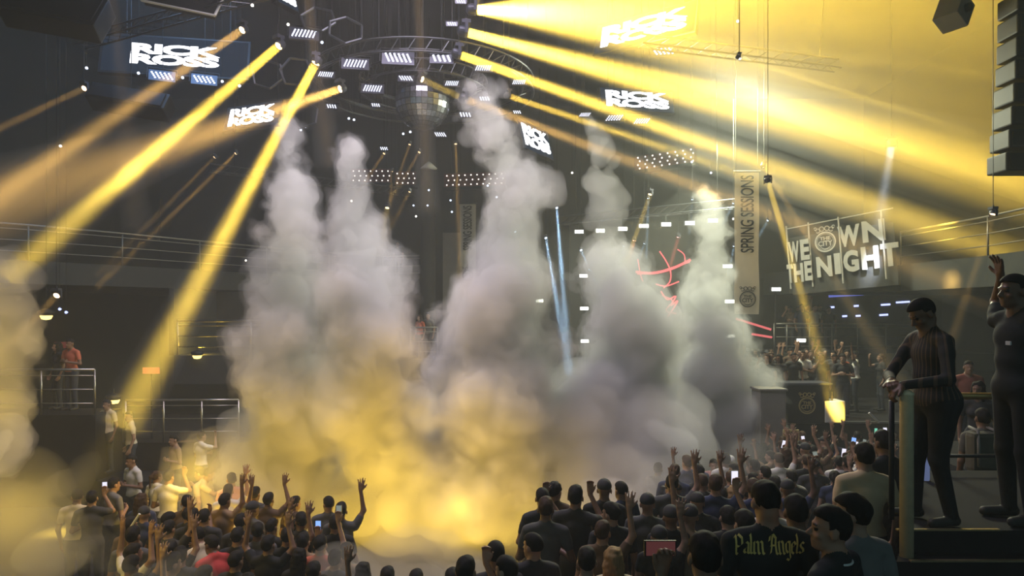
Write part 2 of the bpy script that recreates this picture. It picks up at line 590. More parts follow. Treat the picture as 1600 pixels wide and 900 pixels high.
ST = {}
def strobe(x, y, wpx, z, kind, label, roll=0.0, tilt=-.45):
    p = PH(x, y, z)
    w = wpx*p.y/F
    if kind not in ST:
        cols, rows, skew, bars = {'rows': (6, 5, -.35, 0), 'dots': (7, 5, .3, 0), 'small': (4, 4, -.3, 0), 'bars': (5, 4, -.5, 0), 'back': (6, 4, .6, 0)}[kind]
        ST[kind] = strobe_meshes(1, .46, cols, rows, skew, bars)
        for m, mat in zip(ST[kind], (M_house, M_black, M_led)): m.materials.append(mat)
    o = empty('strobe_panel', p, label, 'stage light', 'strobe panels on the lighting rig')
    o.scale = (w,)*3
    yaw = math.atan2(p.x, p.y)
    o.rotation_euler = (tilt, roll, -yaw*.8)
    for n, m in zip(('housing', 'bracket', 'led_grid'), ST[kind]):
        c = link(n, m, o)
        if n == 'led_grid': c['kind'] = 'stuff'
    MB().tube([(p.x, p.y+.05, p.z+w*.3), (p.x, p.y+.05, 12)], .008, 4).build('drop_pipe', M_black, o).matrix_parent_inverse = (Matrix.Translation(p) @ o.rotation_euler.to_matrix().to_4x4() @ Matrix.Scale(w, 4)).inverted()
    return o


for a in ((253, 118, 30, 8.0, 'bars', 'dotted lamp under the largest left screen, its left one'), (319, 124, 30, 8.0, 'bars', 'dotted lamp under the largest left screen, its right one'),
          (475, 52, 36, 8.3, 'dots', 'dotted lamp beside the hexagon frames'), (555, 99, 34, 7.6, 'dots', 'broad dotted lamp on the upper left of the ring'),
          (622, 90, 40, 7.6, 'rows', 'largest dotted lamp at the near edge of the ring, slanted rows'), (690, 91, 30, 7.6, 'small', 'dotted lamp right of the largest one at the near edge of the ring'),
          (755, 106, 24, 7.6, 'dots', 'dotted lamp below the lowest bright yellow beam source'), (509, 116, 22, 7.6, 'dots', 'dotted lamp beside the steepest yellow beam source'),
          (582, 138, 28, 7.4, 'dots', 'dotted lamp left of the mirror ball'), (634, 122, 20, 7.6, 'bars', 'dotted lamp just above the mirror ball'),
          (706, 130, 20, 7.6, 'dots', 'dotted lamp between mirror ball and short double beam'), (811, 128, 20, 7.6, 'dots', 'dotted lamp right of the smoke top'),
          (518, 166, 15, 7.4, 'small', 'small lamp under the shallow orange beam source'), (587, 164, 13, 7.2, 'small', 'small lamp touching the left rim of the mirror ball'),
          (688, 210, 17, 7.3, 'bars', 'lamp below the right rim of the mirror ball'), (727, 179, 18, 7.4, 'small', 'lamp in the smoke right of the mirror ball'),
          (757, 154, 16, 7.6, 'small', 'lamp glowing through the smoke top'), (914, 179, 16, 7.8, 'back', 'slanted lamp left below the right screen'),
          (960, 184, 24, 7.8, 'back', 'slanted lamp in the middle below the right screen'), (1003, 189, 22, 7.8, 'back', 'slanted lamp right below the right screen'),
          (1036, 80, 30, 8.6, 'bars', 'lamp under the screen in the brightest yellow glow'), (720, 2, 14, 7.6, 'small', 'lamp at the top edge above the beam sources'),
          (706, 37, 14, 7.6, 'small', 'lamp left of the second bright beam source'), (808, 175, 12, 7.6, 'small', 'lamp beside the smoke right of the pair of thin beams'),
          (600, 232, 12, 6.9, 'small', 'small bluish lamp hanging beside the thin smoke tip')):
    strobe(*a)
# ring trusses
def ring(c, R, z, label, tube=.05, n=48):
    o = empty('ring_truss', (c[0], c[1], z), label, 'truss')
    for rr, zz in ((R, 0), (R, .32), (R-.3, .16)):
        MB().tube([(rr*math.cos(2*PI*k/n), rr*math.sin(2*PI*k/n), zz) for k in range(n+1)], tube*.6, 6, caps=False).build('chord', M_truss, o, smooth=True)
    m = MB()
    for k in range(n):
        a, b = 2*PI*k/n, 2*PI*(k+.5)/n
        m.tube([(R*math.cos(a), R*math.sin(a), 0), (R*math.cos(b), R*math.sin(b), .32)], .012, 4)
        m.tube([(R*math.cos(b), R*math.sin(b), .32), ((R-.3)*math.cos(a), (R-.3)*math.sin(a), .16)], .012, 4)
    m.build('lattice', M_truss, o)['kind'] = 'stuff'
    for k in range(6):
        a = 2*PI*k/6+.3
        MB().tube([(R*math.cos(a), R*math.sin(a), .3), (R*math.cos(a), R*math.sin(a), 12-z)], .015, 5).build('hanging_cable', M_black, o)
    return o


ring((-2.45, 19), 3.05, 7.75, 'outer round truss carrying the dotted lamps')
ring((-2.45, 19), 1.75, 7.75, 'inner round truss just above the mirror ball', .04, 36)
# mirror ball
mb = empty('mirror_ball', P(660, 160, 19), 'large dark mirror ball with shiny rim hanging in the middle of the ring', 'mirror ball')
M_mirror = surf('mirror_tiles', (.50, .52, .58), .24, .95, var=.5, scale=14)
v, f = [], []
NB, MBn = 30, 15
m = MB()
for i in range(MBn):
    t0, t1 = PI*i/MBn, PI*(i+1)/MBn
    for k in range(NB):
        p0, p1 = 2*PI*k/NB, 2*PI*(k+1)/NB
        sp = lambda t, p, r: (r*math.sin(t)*math.cos(p), r*math.sin(t)*math.sin(p), r*math.cos(t))
        g = .04
        q = [sp(t0+(t1-t0)*a, p0+(p1-p0)*b, .765) for a, b in ((g, g), (1-g, g), (1-g, 1-g), (g, 1-g))]
        m.add(q, [(0, 1, 2, 3)])
m.build('mirror_tiles', M_mirror, mb)['kind'] = 'stuff'
MB().lathe([(.755*math.sin(PI*i/24), -.755*math.cos(PI*i/24)) for i in range(1, 24)], 40).build('ball', M_black, mb, smooth=True)
MB().lathe([(.16, .74), (.16, .84), (.03, .86), (.02, 4.6)], 14).build('hanger', M_truss, mb, smooth=True)
# hexagonal tube frames
def hexagon(x, y, d, R, label, rz=0, tilt=.5):
    o = empty('hexagon_frame', P(x, y, d), label, 'frame', 'hexagon frames in the roof')
    o.rotation_euler = (PI/2-tilt, rz, 0)
    pts = [(R*math.cos(PI/3*k), R*math.sin(PI/3*k), 0) for k in range(6)]
    for k in range(6): MB().tube([pts[k], pts[(k+1) % 6]], .03, 6).build('bar', M_truss, o)
    up_ = o.rotation_euler.to_matrix().inverted() @ Vector((0, 0, 1))
    MB().tube([pts[1], tuple(Vector(pts[1])+up_*(12-o.location.z))], .008, 4).build('hanging_cable', M_black, o)


hexagon(540, 47, 16, .42, 'hexagon tube frame standing alone left of the dark roof gap', .5)
hexagon(497, 30, 16.2, .42, 'hexagon tube frame between screen edge and lone hexagon', .2)
hexagon(462, 112, 17, .40, 'hexagon tube frame left of the steepest beam source', .1, .2)
hexagon(418, 116, 17, .40, 'leftmost hexagon tube frame below the second beam source', .3, .2)
hexagon(472, 178, 19, .45, 'hexagon tube frame hanging behind the crossing beams', .6, .3)
# straight trusses
def truss(a, b, label, w=.32, name='lighting_truss'):
    a, b = Vector(a), Vector(b)
    o = empty(name, (a+b)/2, label, 'truss')
    L = (b-a).length
    place(o, frame_on(a, b))
    for y, z in ((-w/2, 0), (w/2, 0), (0, w*.87)):
        MB().tube([(-L/2, y, z), (L/2, y, z)], .025, 6).build('chord', M_truss, o)
    m = MB()
    n = int(L/.35)
    for k in range(n):
        x0, x1 = -L/2+L*k/n, -L/2+L*(k+1)/n
        m.tube([(x0, -w/2, 0), (x1, 0, w*.87)], .01, 4); m.tube([(x0, w/2, 0), (x1, 0, w*.87)], .01, 4); m.tube([(x0, -w/2, 0), (x1, w/2, 0)], .01, 4)
    m.build('lattice', M_truss, o)['kind'] = 'stuff'
    for s_ in (-.4, .4): MB().tube([(L*s_, 0, w*.8), (L*s_, 0, 12-(a.z+b.z)/2)], .012, 5).build('hanging_cable', M_black, o)


truss((-10.5, 16.6, 8.1), (-3.8, 14.2, 8.6), 'straight truss along the upper left from the largest screen to the hexagons')
truss((1.75, 24.4, 4.80), (6.95, 21.0, 4.86), 'straight truss above the row of stage blinders')
truss((-10.6, 24, 6.6), (-4.2, 29, 6.6), 'straight truss in the dark left of the thin smoke tip')
truss((3.2, 17.0, 8.3), (8.4, 17.6, 7.9), 'straight truss lost in the bright yellow glow')
# frame with a bright lower edge, upper left
fr = empty('truss_frame', P(287, 0, 15), 'dark rectangular roof frame with pale edges, cut by the top edge of the photo', 'frame')
fr.rotation_euler = (-.5, .17, .1)
for a, b in (((-.8, 0, -.28), (.75, 0, -.28)), ((-.8, 0, -.28), (-.8, 0, 1.1)), ((.75, 0, -.28), (.75, 0, 1.1)), ((-.8, 0, 1.1), (.75, 0, 1.1))):
    MB().tube([a, b], .03, 6).build('bar', M_white, fr)
MB().box((-.02, .1, .4), (1.5, .08, 1.3)).build('panel', M_black, fr)
for i, (x, y, d, w, h, rz, lab) in enumerate(((205, 160, 17, 1.9, .5, .05, 'dark slanted box under the left lamps'), (90, 20, 15, 2.0, .9, .1, 'dark box in the upper left corner'))):
    o = empty('hanging_speaker', P(x, y, d), lab, 'speaker')
    o.rotation_euler = (-.5, .15, rz)
    MB().box((0, 0, 0), (w, .5, h)).build('cabinet', M_black, o, bevel=.03)
    MB().box((0, -.27, 0), (w*.92, .04, h*.8)).build('grille', M_black, o)
    up_ = o.rotation_euler.to_matrix().inverted() @ Vector((0, 0, 1))
    MB().tube([(0, 0, 0), tuple(up_*(12-o.location.z))], .012, 5).build('hanging_cable', M_black, o)
# hanging speaker column, upper right
la = empty('line_array', P(1615, 10, 13), 'dark hanging column of speakers at the upper right edge', 'speaker')
for k in range(8):
    b_ = MB().box((0, .02*k*k*.3, -.42*k), (1.0, .55, .36)).build('speaker_box', M_black, la, bevel=.03)
    MB().box((0, .02*k*k*.3-.29, -.42*k), (.9, .03, .28)).build('grille', M_black, b_)
MB().tube([(0, 0, .2), (0, 0, 5)], .03, 6).build('hanger', M_black, la)
o = empty('projector', P(1490, 20, 14), 'pale box hanging at the top right corner in the yellow haze', 'projector')
o.rotation_euler = (0, .5, .5)
MB().box((0, 0, 0), (.45, .5, .55)).build('casing', M_panel, o, bevel=.02)
MB().lathe([(.09, 0), (.09, .08)], 12, Matrix.Translation((0, -.25, 0)) @ Matrix.Rotation(PI/2, 4, 'X')).build('lens', M_black, o)

# ------------------------------------------------------------------ the stage
M_blind = emit('blinder_cell', (1.0, 1.0, .78), 9.0)


def blinder(p, w, label, yaw=0, stand=None):
    o = empty('blinder_light', p, label, 'stage light', 'white blinder lights round the stage')
    o.rotation_euler.z = yaw
    h = w*.36
    MB().box((0, .05, 0), (w*1.2, .09, h*1.5)).build('housing', M_house, o)
    for k in (-1, 0, 1): MB().box((k*w*.335, -.005, 0), (w*.30, .03, h)).build('lamp_cell', M_blind, o)
    if stand is None: MB().box((0, .05, h*1.9), (.05, .05, h*2.8)).build('clamp', M_black, o)
    else: MB().tube([(0, .08, 0), (0, .08, stand-p.z)], .025, 6).build('stand_pole', M_black, o)


row = ('leftmost', 'second', 'third', 'fourth', 'fifth', 'sixth', 'seventh')
for i, (x, y, d) in enumerate(((905, 362, 24), (938, 360.5, 23.5), (973, 357.5, 23), (1006, 353, 22.6), (1041, 350.5, 22.2), (1078, 348.5, 21.8), (1114, 344.5, 21.4))):
    blinder(P(x, y, d), .30, row[i]+' white blinder of the row above the stage')
for x, y, d, lab in ((912, 431, 24, 'top white blinder left of the stage screen'), (913, 482, 24, 'middle white blinder left of the stage screen'), (914, 533, 24, 'bottom white blinder left of the stage screen'),
                     (1137, 416, 21.2, 'top white blinder beside the hanging banner'), (1140, 471, 21.2, 'middle white blinder beside the hanging banner foot'), (1141, 525, 21.2, 'bottom white blinder left of the banner foot'),
                     (843, 470, 25, 'white blinder glowing through the tallest smoke column'), (1213, 452, 22, 'white blinder between banner and lower right balcony'), (1252, 532, 22, 'white blinder on the front of the lower right balcony')):
    q_ = P(x, y, d)
    blinder(q_, .28, lab, 0, -1.22 if 1.0 < q_.x < 7 else -2.9)
sg = empty('stage_screen', P(1020, 455, 25.5), 'dark stage backdrop screen with red glowing line drawing', 'screen')
MB().box((0, .1, 0), (6.2, .2, 5.2)).build('casing', M_black, sg)
M_red = emit('red_light_line', (1.0, .13, .14), 1.6)
def rl(pts, r=.022):
    out = []
    for x, y in pts: out.append(((x-1020)/F*25.5, -.08, -(y-455)/F*25.5))
    sm = []
    for i in range(len(out)-1):
        p0, p1, p2, p3 = [Vector(out[min(max(j, 0), len(out)-1)]) for j in (i-1, i, i+1, i+2)]
        for k in range(5):
            t = k/5
            sm.append(.5*((2*p1)+(p2-p0)*t+(2*p0-5*p1+4*p2-p3)*t*t+(3*p1-p0-3*p2+p3)*t**3))
    sm.append(Vector(out[-1]))
    MB().tube(sm, r, 5).build('light_line', M_red, sg)
for pts, r in (([(993, 425), (1015, 427), (1035, 424), (1056, 417), (1078, 406)], .05), ([(995, 428), (1020, 427), (1045, 420), (1077, 409)], .03), ([(1030, 393), (1040, 408), (1047, 424), (1046, 440), (1036, 450)], .025),
               ([(1058, 390), (1068, 398), (1070, 412)], .02), ([(1024, 444), (1040, 447), (1060, 440)], .025), ([(1032, 455), (1042, 468), (1055, 463), (1047, 478), (1058, 470), (1046, 490), (1030, 508)], .03),
               ([(1034, 462), (1050, 470), (1040, 485), (1056, 490)], .02), ([(996, 405), (1000, 428), (1004, 440)], .02)): rl(pts, r)
# red tubes right of the banner
nt = empty('red_tube_light', P(1178, 503, 21), 'red light tubes running out right of the banner foot', 'light')
for a, b in (((1150, 498), (1205, 515)), ((1175, 522), (1206, 527))):
    pa, pb = P(*a, 21)-P(1178, 503, 21), P(*b, 20.5)-P(1178, 503, 21)
    MB().tube([pa, pb], .035, 6).build('tube', emit('red_tube', (1, .2, .2), .8), nt)
structure('floor', slab(6.4, 14, 17.9, 23, -2.9, -1.22), M_floor)
structure('trim_3', MB().box((9.2, 17.88, -1.24), (5.4, .06, .05)), M_rail)
structure('floor', slab(.8, 6.4, 19.5, 27, -2.9, -1.22), M_floor)
structure('floor', slab(6.4, 14, 23, 24, -2.9, -.4), M_floor)
# plinth left of the stage, desk with the emblem, lit cube
pl = empty('plinth', P(1201, 690, 16.5), 'grey waist-high block at the left end of the stage, half in smoke', 'plinth')
MB().box((0, 0, .63), (.62, .6, 1.27)).build('body', M_panel, pl, bevel=.02)
MB().box((0, 0, 1.28), (.68, .66, .05)).build('top', M_panel, pl, bevel=.01)


def emblem(parent, R, mat, y, z=0.0):
    """Round mark: a ring, the words THE CITY inside and a crown of curls on top."""
    m = MB(); n = 32
    for r0, r1 in ((.86, 1.0), (.76, .80)):
        ri = [(R*r0*math.cos(2*PI*k/n), R*r0*math.sin(2*PI*k/n)) for k in range(n)]
        ro = [(R*r1*math.cos(2*PI*k/n), R*r1*math.sin(2*PI*k/n)) for k in range(n)]
        m.add([(a, y, b+z) for a, b in ri+ro], [(k, n+k, n+(k+1) % n, (k+1) % n) for k in range(n)])
    m.add([(R*.6*math.cos(PI+PI*k/10), y, R*.62*math.sin(PI+PI*k/10)+z-R*.02) for k in range(11)]+[(R*.6*math.cos(PI+PI*k/10), y, R*.72*math.sin(PI+PI*k/10)+z-R*.02) for k in range(11)],
          [(k, k+1, 12+k, 11+k) for k in range(10)])
    for t, zz, w, h in (('THE', .34, 1.0, .34), ('CITY', -.14, 1.36, .50)):
        vv, ff = text_mesh(t, 1, .03, depth=.004)
        W = max(p[0] for p in vv)*2; H = max(p[2] for p in vv)*2
        m.add([(p[0]*w*R/W, y+p[1], z+zz*R+p[2]*h*R/H) for p in vv], ff)
    for sx in (-1, 1):
        for k, (cx, cz, rr) in enumerate(((.25, 1.28, .22), (.62, 1.15, .2), (.85, 1.38, .12))):
            m.tube([(sx*R*(cx+rr*math.cos(a*.7)), y, z+R*(cz+rr*math.sin(a*.7))) for a in range(9)], R*.045, 5)
    e = m.build('emblem', mat, parent)
    e['kind'] = 'stuff'
    return e


dk = empty('dj_desk', P(1262, 662, 17.6), 'dark desk on stage with a round gold emblem on its front', 'desk')
MB().box((0, .35, .50), (1.15, .6, 1.0)).build('body', M_black, dk, bevel=.02)
MB().box((0, .33, 1.02), (1.3, .7, .05)).build('top', M_house, dk, bevel=.01)
emblem(dk, .22, surf('gold_print', (.42, .34, .16), .6), .03, .46)
cu = empty('cube_plinth', P(1306, 661, 17.6), 'yellow-lit white cube on the stage front under the narrow beam', 'plinth')
MB().box((0, .28, .28), (.52, .5, .56)).build('body', M_white, cu, bevel=.015)
MB().lathe([(.02, .56), (.024, .66), (.01, .70), (.01, .78)], 8, Matrix.Translation((0, .2, 0))).build('bottle', M_strip, cu)
bd = empty('picture_board', P(1236, 690, 15.5), 'small cream board with a dark figure printed on it, at the stage foot', 'sign')
MB().box((0, 0, .14), (.36, .03, .26)).build('board', surf('cream_board', (.62, .5, .22), .7), bd)
MB().add([(-.06, -.02, .03), (.06, -.02, .03), (.05, -.02, .12), (.02, -.02, .14), (.03, -.02, .2), (0, -.02, .23), (-.03, -.02, .2), (-.02, -.02, .14), (-.05, -.02, .12)], [(0, 1, 2, 3, 4, 5, 6, 7, 8)]).build('printed_figure', M_print, bd)
for sx in (-.12, .12): MB().box((sx, .02, -.1), (.03, .03, .3)).build('leg', M_black, bd)

# ------------------------------------------------------------------ banners and the big letters
M_banner = surf('banner_cloth', (.60, .55, .44), .85, var=.10, scale=3)
M_banner_grey = surf('grey_banner_cloth', (.30, .29, .27), .85, var=.10, scale=3)


def banner(x, y0, y1, d, wpx, cloth, label, words):
    top, bot = P(x, y0, d), P(x, y1, d)
    W, H = wpx*d/F, top.z-bot.z
    o = empty('hanging_banner', bot, label, 'banner')
    m = MB(); n = 24
    for side in (0, .012):
        for i in range(n+1):
            for j in range(5):
                m.v.append((W*(j/4-.5), .05*math.sin(i*.5+j*.7)*(1-i/n)+side, H*i/n))
    for s_ in range(2):
        for i in range(n):
            for j in range(4):
                q = s_*(n+1)*5+i*5+j
                m.f.append((q, q+1, q+6, q+5) if s_ == 0 else (q, q+5, q+6, q+1))
    m.build('cloth', cloth, o, smooth=True)
    MB().tube([(-W*.55, 0, H), (W*.55, 0, H)], .025, 8).build('top_rod', M_black, o)
    for sx in (-.45, .45): MB().tube([(W*sx, 0, H), (W*sx, 0, 12-bot.z)], .008, 4).build('hanging_cable', M_black, o)
    vv, ff = text_mesh(words, 1, .012, 1, space=.95, depth=.004)
    L = max(p[0] for p in vv)*2; Ht = max(p[2] for p in vv)*2
    tl, th = H*.54, W*.55
    MB().add([(-(p[2]*th/Ht)-.02*W, -.075, H*.70+p[0]*tl/L) for p in vv], ff).build('lettering', M_print, o)['kind'] = 'stuff'
    emblem(o, W*.34, M_print, -.075, W*.62)
    return o


b1 = banner(1167, 268, 491, 19.5, 38, M_banner, 'tall cream hanging banner with dark upright writing and round emblem right of the stage', 'SPRING SESSIONS')
b2 = banner(731, 318, 446, 26, 25, M_banner_grey, 'grey hanging banner with upright writing left of the tallest smoke column', 'SPRING SESSIONS')
a, b = P(1238, 437, 22.6), P(1400, 424, 20.4)
bs = empty('letter_sign', (0, 0, 0), 'large white letters and a round emblem fixed to the upper right balcony front', 'sign')
place(bs, frame_on(a, b) @ Matrix.Rotation(-.03, 4, 'Y'))
LW = (b-a).length
s0 = .0206                                       # metres a pixel at the sign
M_grey = surf('pale_grey_letters', (.50, .48, .45), .8, var=.12, scale=4)
def big(t, x0, x1, y0, y1):
    vv, ff = text_mesh(t, 1, .045, depth=.05)
    W = max(p[0] for p in vv)*2; H = max(p[2] for p in vv)*2
    cx = ((x0+x1)/2-1319)*s0; cz = (431-(y0+y1)/2)*s0
    w, h = (x1-x0)*s0, (y1-y0)*s0
    MB().add([(cx+p[0]*w/W, p[1]-.03, cz+p[2]*h/H) for p in vv], ff).build('letter', M_grey, bs)
for args in (('W', 1242, 1259, 368, 401), ('E', 1261, 1275, 367, 400), ('W', 1319, 1351, 356, 388), ('N', 1354, 1385, 354, 386),
             ('T', 1237, 1247, 404, 434), ('H', 1248, 1263, 404, 434), ('E', 1265, 1277, 402, 433), ('N', 1284, 1307, 398, 430), ('I', 1311, 1320, 396, 428),
             ('G', 1324, 1346, 394, 427), ('H', 1350, 1374, 392, 426), ('T', 1377, 1401, 391, 425)): big(*args)
e = emblem(bs, 16*s0, M_grey, -.05, (431-376)*s0)
e.location.x = (1300-1319)*s0
MB().box((0, .06, .5), (LW*1.02, .02, 1.9)).build('mesh_panel', surf('dark_mesh', (.05, .05, .048), .9), bs)
for x in (1240, 1275, 1322, 1382): MB().tube([((x-1319)*s0, -.06 if x > 1300 else .02, -.25), ((x-1319)*s0, -.06 if x > 1300 else .02, 1.85)], .028, 6).build('post', M_grey, bs)
for x in (-.9, .9): MB().tube([(x, .06, .2), (x, 1.35, .2)], .02, 6).build('bracket', M_black, bs)
MB().tube([(-LW*.52, 0, 1.75), (LW*.52, 0, 1.85)], .02, 6).build('hand_rail', M_grey, bs)

# blue tubes of the bar, small lamps, red sign
M_blue = emit('blue_tube', (.42, .48, 1.0), 2.2)
M_blue_dim = emit('blue_strip', (.16, .2, .75), .7)
for i_, (x, y, w, dim) in enumerate(sorted(((1322, 460, 54, 1), (1386, 455, 24, 1), (1300, 480, 7, 0), (1338, 478, 7, 0), (1384, 476, 14, 0), (1411, 472, 21, 0), (1300, 494, 5, 0), (1320, 494, 7, 0), (1341, 493.5, 7, 0), (1381, 492, 13, 0), (1400, 575, 15, 0)))):
    o = tag(MB().box((0, 0, 0), (w*26.97/F, .04, .07 if not dim else .16)).build('blue_tube_light', M_blue_dim if dim else M_blue), '%s blue light %s at the right balcony bar, %s from the left' % (('long dim', 'strip', NTH[i_]) if dim else ('short bright', 'tube', NTH[i_])), 'light', 'blue tubes at the bar')
    o.location = P(x, y, 26.97); o.rotation_euler.y = -.06
M_spark = emit('small_lamp_glow', (1, .95, .85), 3)
M_spark_b = emit('small_blue_lamp', (.7, .8, 1), 3)
SPOTS = ((135, 106, 17, 0), (216, 114, 17, 0), (285, 121, 17, 0), (347, 127, 17, 0), (374, 134, 17, 0), (450, 38, 16, 1), (503, 66, 16, 0), (394, 8, 15, 1), (94, 228, 18, 1), (384, 407, 24, 1), (549, 314, 22, 1), (650, 338, 24, 1), (646, 321, 27, 0), (668, 321, 27, 0), (704, 313, 25, 0), (706, 331, 25, 0), (762, 290, 24, 0), (776, 308, 24, 0), (894, 270, 22, 1), (1081, 253, 22, 0), (1111, 270, 22, 0), (1146, 342, 21, 1), (1153, 33, 16, 1), (1156, 91, 15, 1), (670, 297, 26, 0), (545, 185, 20, 0), (553, 187, 20, 0), (470, 203, 20, 0), (477, 198, 20, 0), (630, 209, 20, 0), (641, 206, 20, 0), (93, 483, 16, 2), (103, 488, 16, 2))
for i_, (x, y, d, c) in enumerate(sorted(SPOTS)):
    o = tag(MB().lathe([(.015, -.05), (.036, 0), (.026, .02), (.0, .03)], 8).build('small_lamp', (M_spark_b, M_spark, M_blue)[c], smooth=True), 'tiny bright lamp on the dark rig, %s counted from the left' % NTH[i_], 'light', 'tiny lamps on the rig')
    o.location = P(x, y, d); o.rotation_euler.x = PI/2
    MB().tube([(0, 0, 0), (0, 12-o.location.z, 0)], .004, 3).build('wire', M_black, o)
o = tag(MB().box((0, 0, 0), (.42, .04, .16)).build('red_sign', emit('red_sign_glow', (1, .22, .1), .55)), 'small glowing red sign on the dark left wall inside the big beam', 'sign')
o.location = P(236, 579, 17.5)
MB().box((0, .02, -.88), (.03, .02, 1.75)).build('post', M_black, o)
o = tag(MB().box((0, 0, 0), (.42, .04, .16)).build('red_sign', emit('dim_red_sign_glow', (.8, .15, .12), .12)), 'dim red sign over the people at the far left', 'sign')
o.location = P(98, 539, 18)
MB().box((0, .02, -1.22), (.03, .02, 2.4)).build('post', M_black, o)
for x, y, d, lab in ((670, 258, 24, 'cone-shaped pendant lamp on the pillar under the mirror ball'),):
    o = empty('pendant_lamp', P(x, y, d), lab, 'lamp')
    MB().lathe([(.30, -.12), (.12, .05), (.04, .12)], 14).build('lamp_shade', M_white, o, smooth=True)
    MB().tube([(0, 0, .1), (0, 0, 5.17)], .012, 5).build('cord', M_black, o)
# yellow glow lamps of the left boxes
for x, y, d, lab in ((308, 553, 21.3, 'round yellow lamp on the floor of the left box'), (178, 622, 18.2, 'yellow lamp glowing behind the man in the pale shirt'), (72, 490, 17, 'yellow ring lamp at the far left under the dim beam')):
    o = empty('glow_lamp', P(x, y, d), lab, 'lamp')
    MB().lathe([(.05, -.1), (.17, -.02), (.2, .06), (.05, .12)], 16).build('shade', M_black, o, smooth=True)
    MB().lathe([(.0, -.16), (.1, -.14), (.14, -.06), (.1, -.02)], 14).build('bulb', emit('yellow_bulb', (1, .72, .2), 3), o, smooth=True)
    MB().tube([(0, 0, .1), (0, 0, .25 if x != 72 else 12-o.location.z)], .01, 5).build('stem', M_black, o)
# ------------------------------------------------------------------ moving heads and their beams
_head = MB().lathe([(.55, -1.9), (1.05, -1.6), (1.25, -.9), (1.25, -.3), (1.15, 0), (1.0, 0), (1.0, -.08)], 16).mesh('head')
_yoke = MB().box((-1.55, 0, .4), (.22, .7, 2.2)).box((1.55, 0, .4), (.22, .7, 2.2)).box((0, 0, 1.6), (3.3, .8, .25)).mesh('yoke')
_base = MB().box((0, 0, 2.1), (2.4, 2.0, .8)).box((0, 0, 2.8), (.4, .4, .7)).mesh('base')
_lens = MB().lathe([(.0, .02), (.6, .0), (.98, -.05)], 16).mesh('lens')
for m_ in (_head, _yoke, _base): m_.materials.append(M_house)
V_haze = volume('haze_in_the_beam', (1, 1, .98), .055)
V_haze_thin = volume('thin_haze_in_the_beam', (1, 1, .98), .03)
LENS = {}


def beam(src, dst, r0, r1, col, power, label, lens=6.0, haze=None, lamp=True, group='moving head lamps', start=0.0):
    """A moving head at src throws a real beam towards dst; the haze in the beam scatters it."""
    a, b = Vector(src), Vector(dst)
    dv = (b-a).normalized()
    L = (b-a).length
    if lamp:
        o = empty('moving_head_light', a, 'lamp of the '+label, 'stage light', group)
        o.scale = (r0*.95,)*3
        q = dv.to_track_quat('Z', 'Y')
        yaw = math.atan2(dv.y, dv.x)-PI/2
        link('base', _base, o).rotation_euler.z = yaw
        link('yoke', _yoke, o).rotation_euler.z = yaw
        MB().tube([(0, 0, 3.1), (0, 0, (12-a.z)/(r0*.95))], .008/r0, 4).build('drop_pipe', M_black, o)
        h = link('head', _head, o)
        h.rotation_mode = 'QUATERNION'; h.rotation_quaternion = q
        key = (col, lens)
        if key not in LENS: LENS[key] = emit('lens_glow', tuple(c*.75+.25 for c in col), lens)
        me = _lens.copy(); me.materials.append(LENS[key])
        link('lens', me, h)
    th = math.atan((r1-r0)/L)
    l = bpy.data.lights.new('beam_lamp', 'AREA')
    l.shape, l.size, l.spread = 'DISK', 2*r0, max(2*th, math.radians(1))
    l.energy, l.color = power, col
    lo = bpy.data.objects.new('beam_lamp', l)
    COL.objects.link(lo)
    lo.location = a+dv*.05
    lo.rotation_mode = 'QUATERNION'
    lo.rotation_quaternion = (-dv).to_track_quat('Z', 'Y')
    n = 20
    vs, fs = [], []
    for z, r in ((.06+start, (r0+(r1-r0)*start/L)*1.1), (L, r1*1.12)):
        vs += [(r*math.cos(2*PI*i/n), r*math.sin(2*PI*i/n), z) for i in range(n)]
    fs = [(i, (i+1) % n, n+(i+1) % n, n+i) for i in range(n)]+[tuple(range(n))[::-1], tuple(range(n, 2*n))]
    c = MB().add(vs, fs).build('light_beam', haze or V_haze)
    c.location = a; c.rotation_mode = 'QUATERNION'; c.rotation_quaternion = dv.to_track_quat('Z', 'Y')
    tag(c, label, 'light beam', 'light beams in the haze', 'stuff')
    return c


WHT, BLU, RED = (.80, .88, 1.0), (.42, .70, 1.0), (1.0, .16, .12)
K = 2.2
beam(P(378, 47, 16), P(-60, 345, 11.5), .09, .36, AMB, 8*K, 'amber beam starting highest on the left, running to the left edge')
beam(P(435, 72, 16), P(10, 435, 12), .10, .36, YEL, 27*K, 'bright straight yellow beam from upper left to the left railing')
beam(P(493, 99, 16), P(190, 668, 14.5), .10, .54, YEL, 38*K, 'brightest steep yellow beam falling to the lower left terrace')
beam(P(531, 139, 17), P(-80, 345, 12), .095, .85, AMB, 25*K, 'wide shallow orange beam crossing two others on the left')
beam(P(131, 138, 17), P(-60, 228, 14), .07, .14, AMB, 1.0*K, 'dim amber beam at the far upper left')
beam(P(88, 462, 15), P(-20, 575, 13), .07, .22, AMB, 1.0*K, 'dim amber beam at the left edge above the yellow smoke')
beam(P(742, 15, 16), P(1760, 60, 19), .11, 4.6, YEL, 560*K, 'widest blazing yellow beam along the top right')
beam(P(728, 50, 16), P(1700, 310, 19), .11, 1.4, YEL, 140*K, 'second blazing yellow beam, below the widest one')
beam(P(717, 85, 16), P(1700, 440, 20), .10, .75, YEL, 45*K, 'third yellow beam of the right fan')
beam(P(660, 124, 17), P(728, 156, 16.6), .08, .10, YEL, 3*K, 'short bright double beam above the mirror ball')
beam(P(728, 155, 16.6), P(1560, 470, 19), .10, .55, AMB, 9*K, 'yellow beam leaving the smoke top towards the letters')
beam(P(795, 150, 17), P(1500, 385, 20), .07, .50, YEL, 11*K, 'thin yellow beam just below the third beam of the right fan')
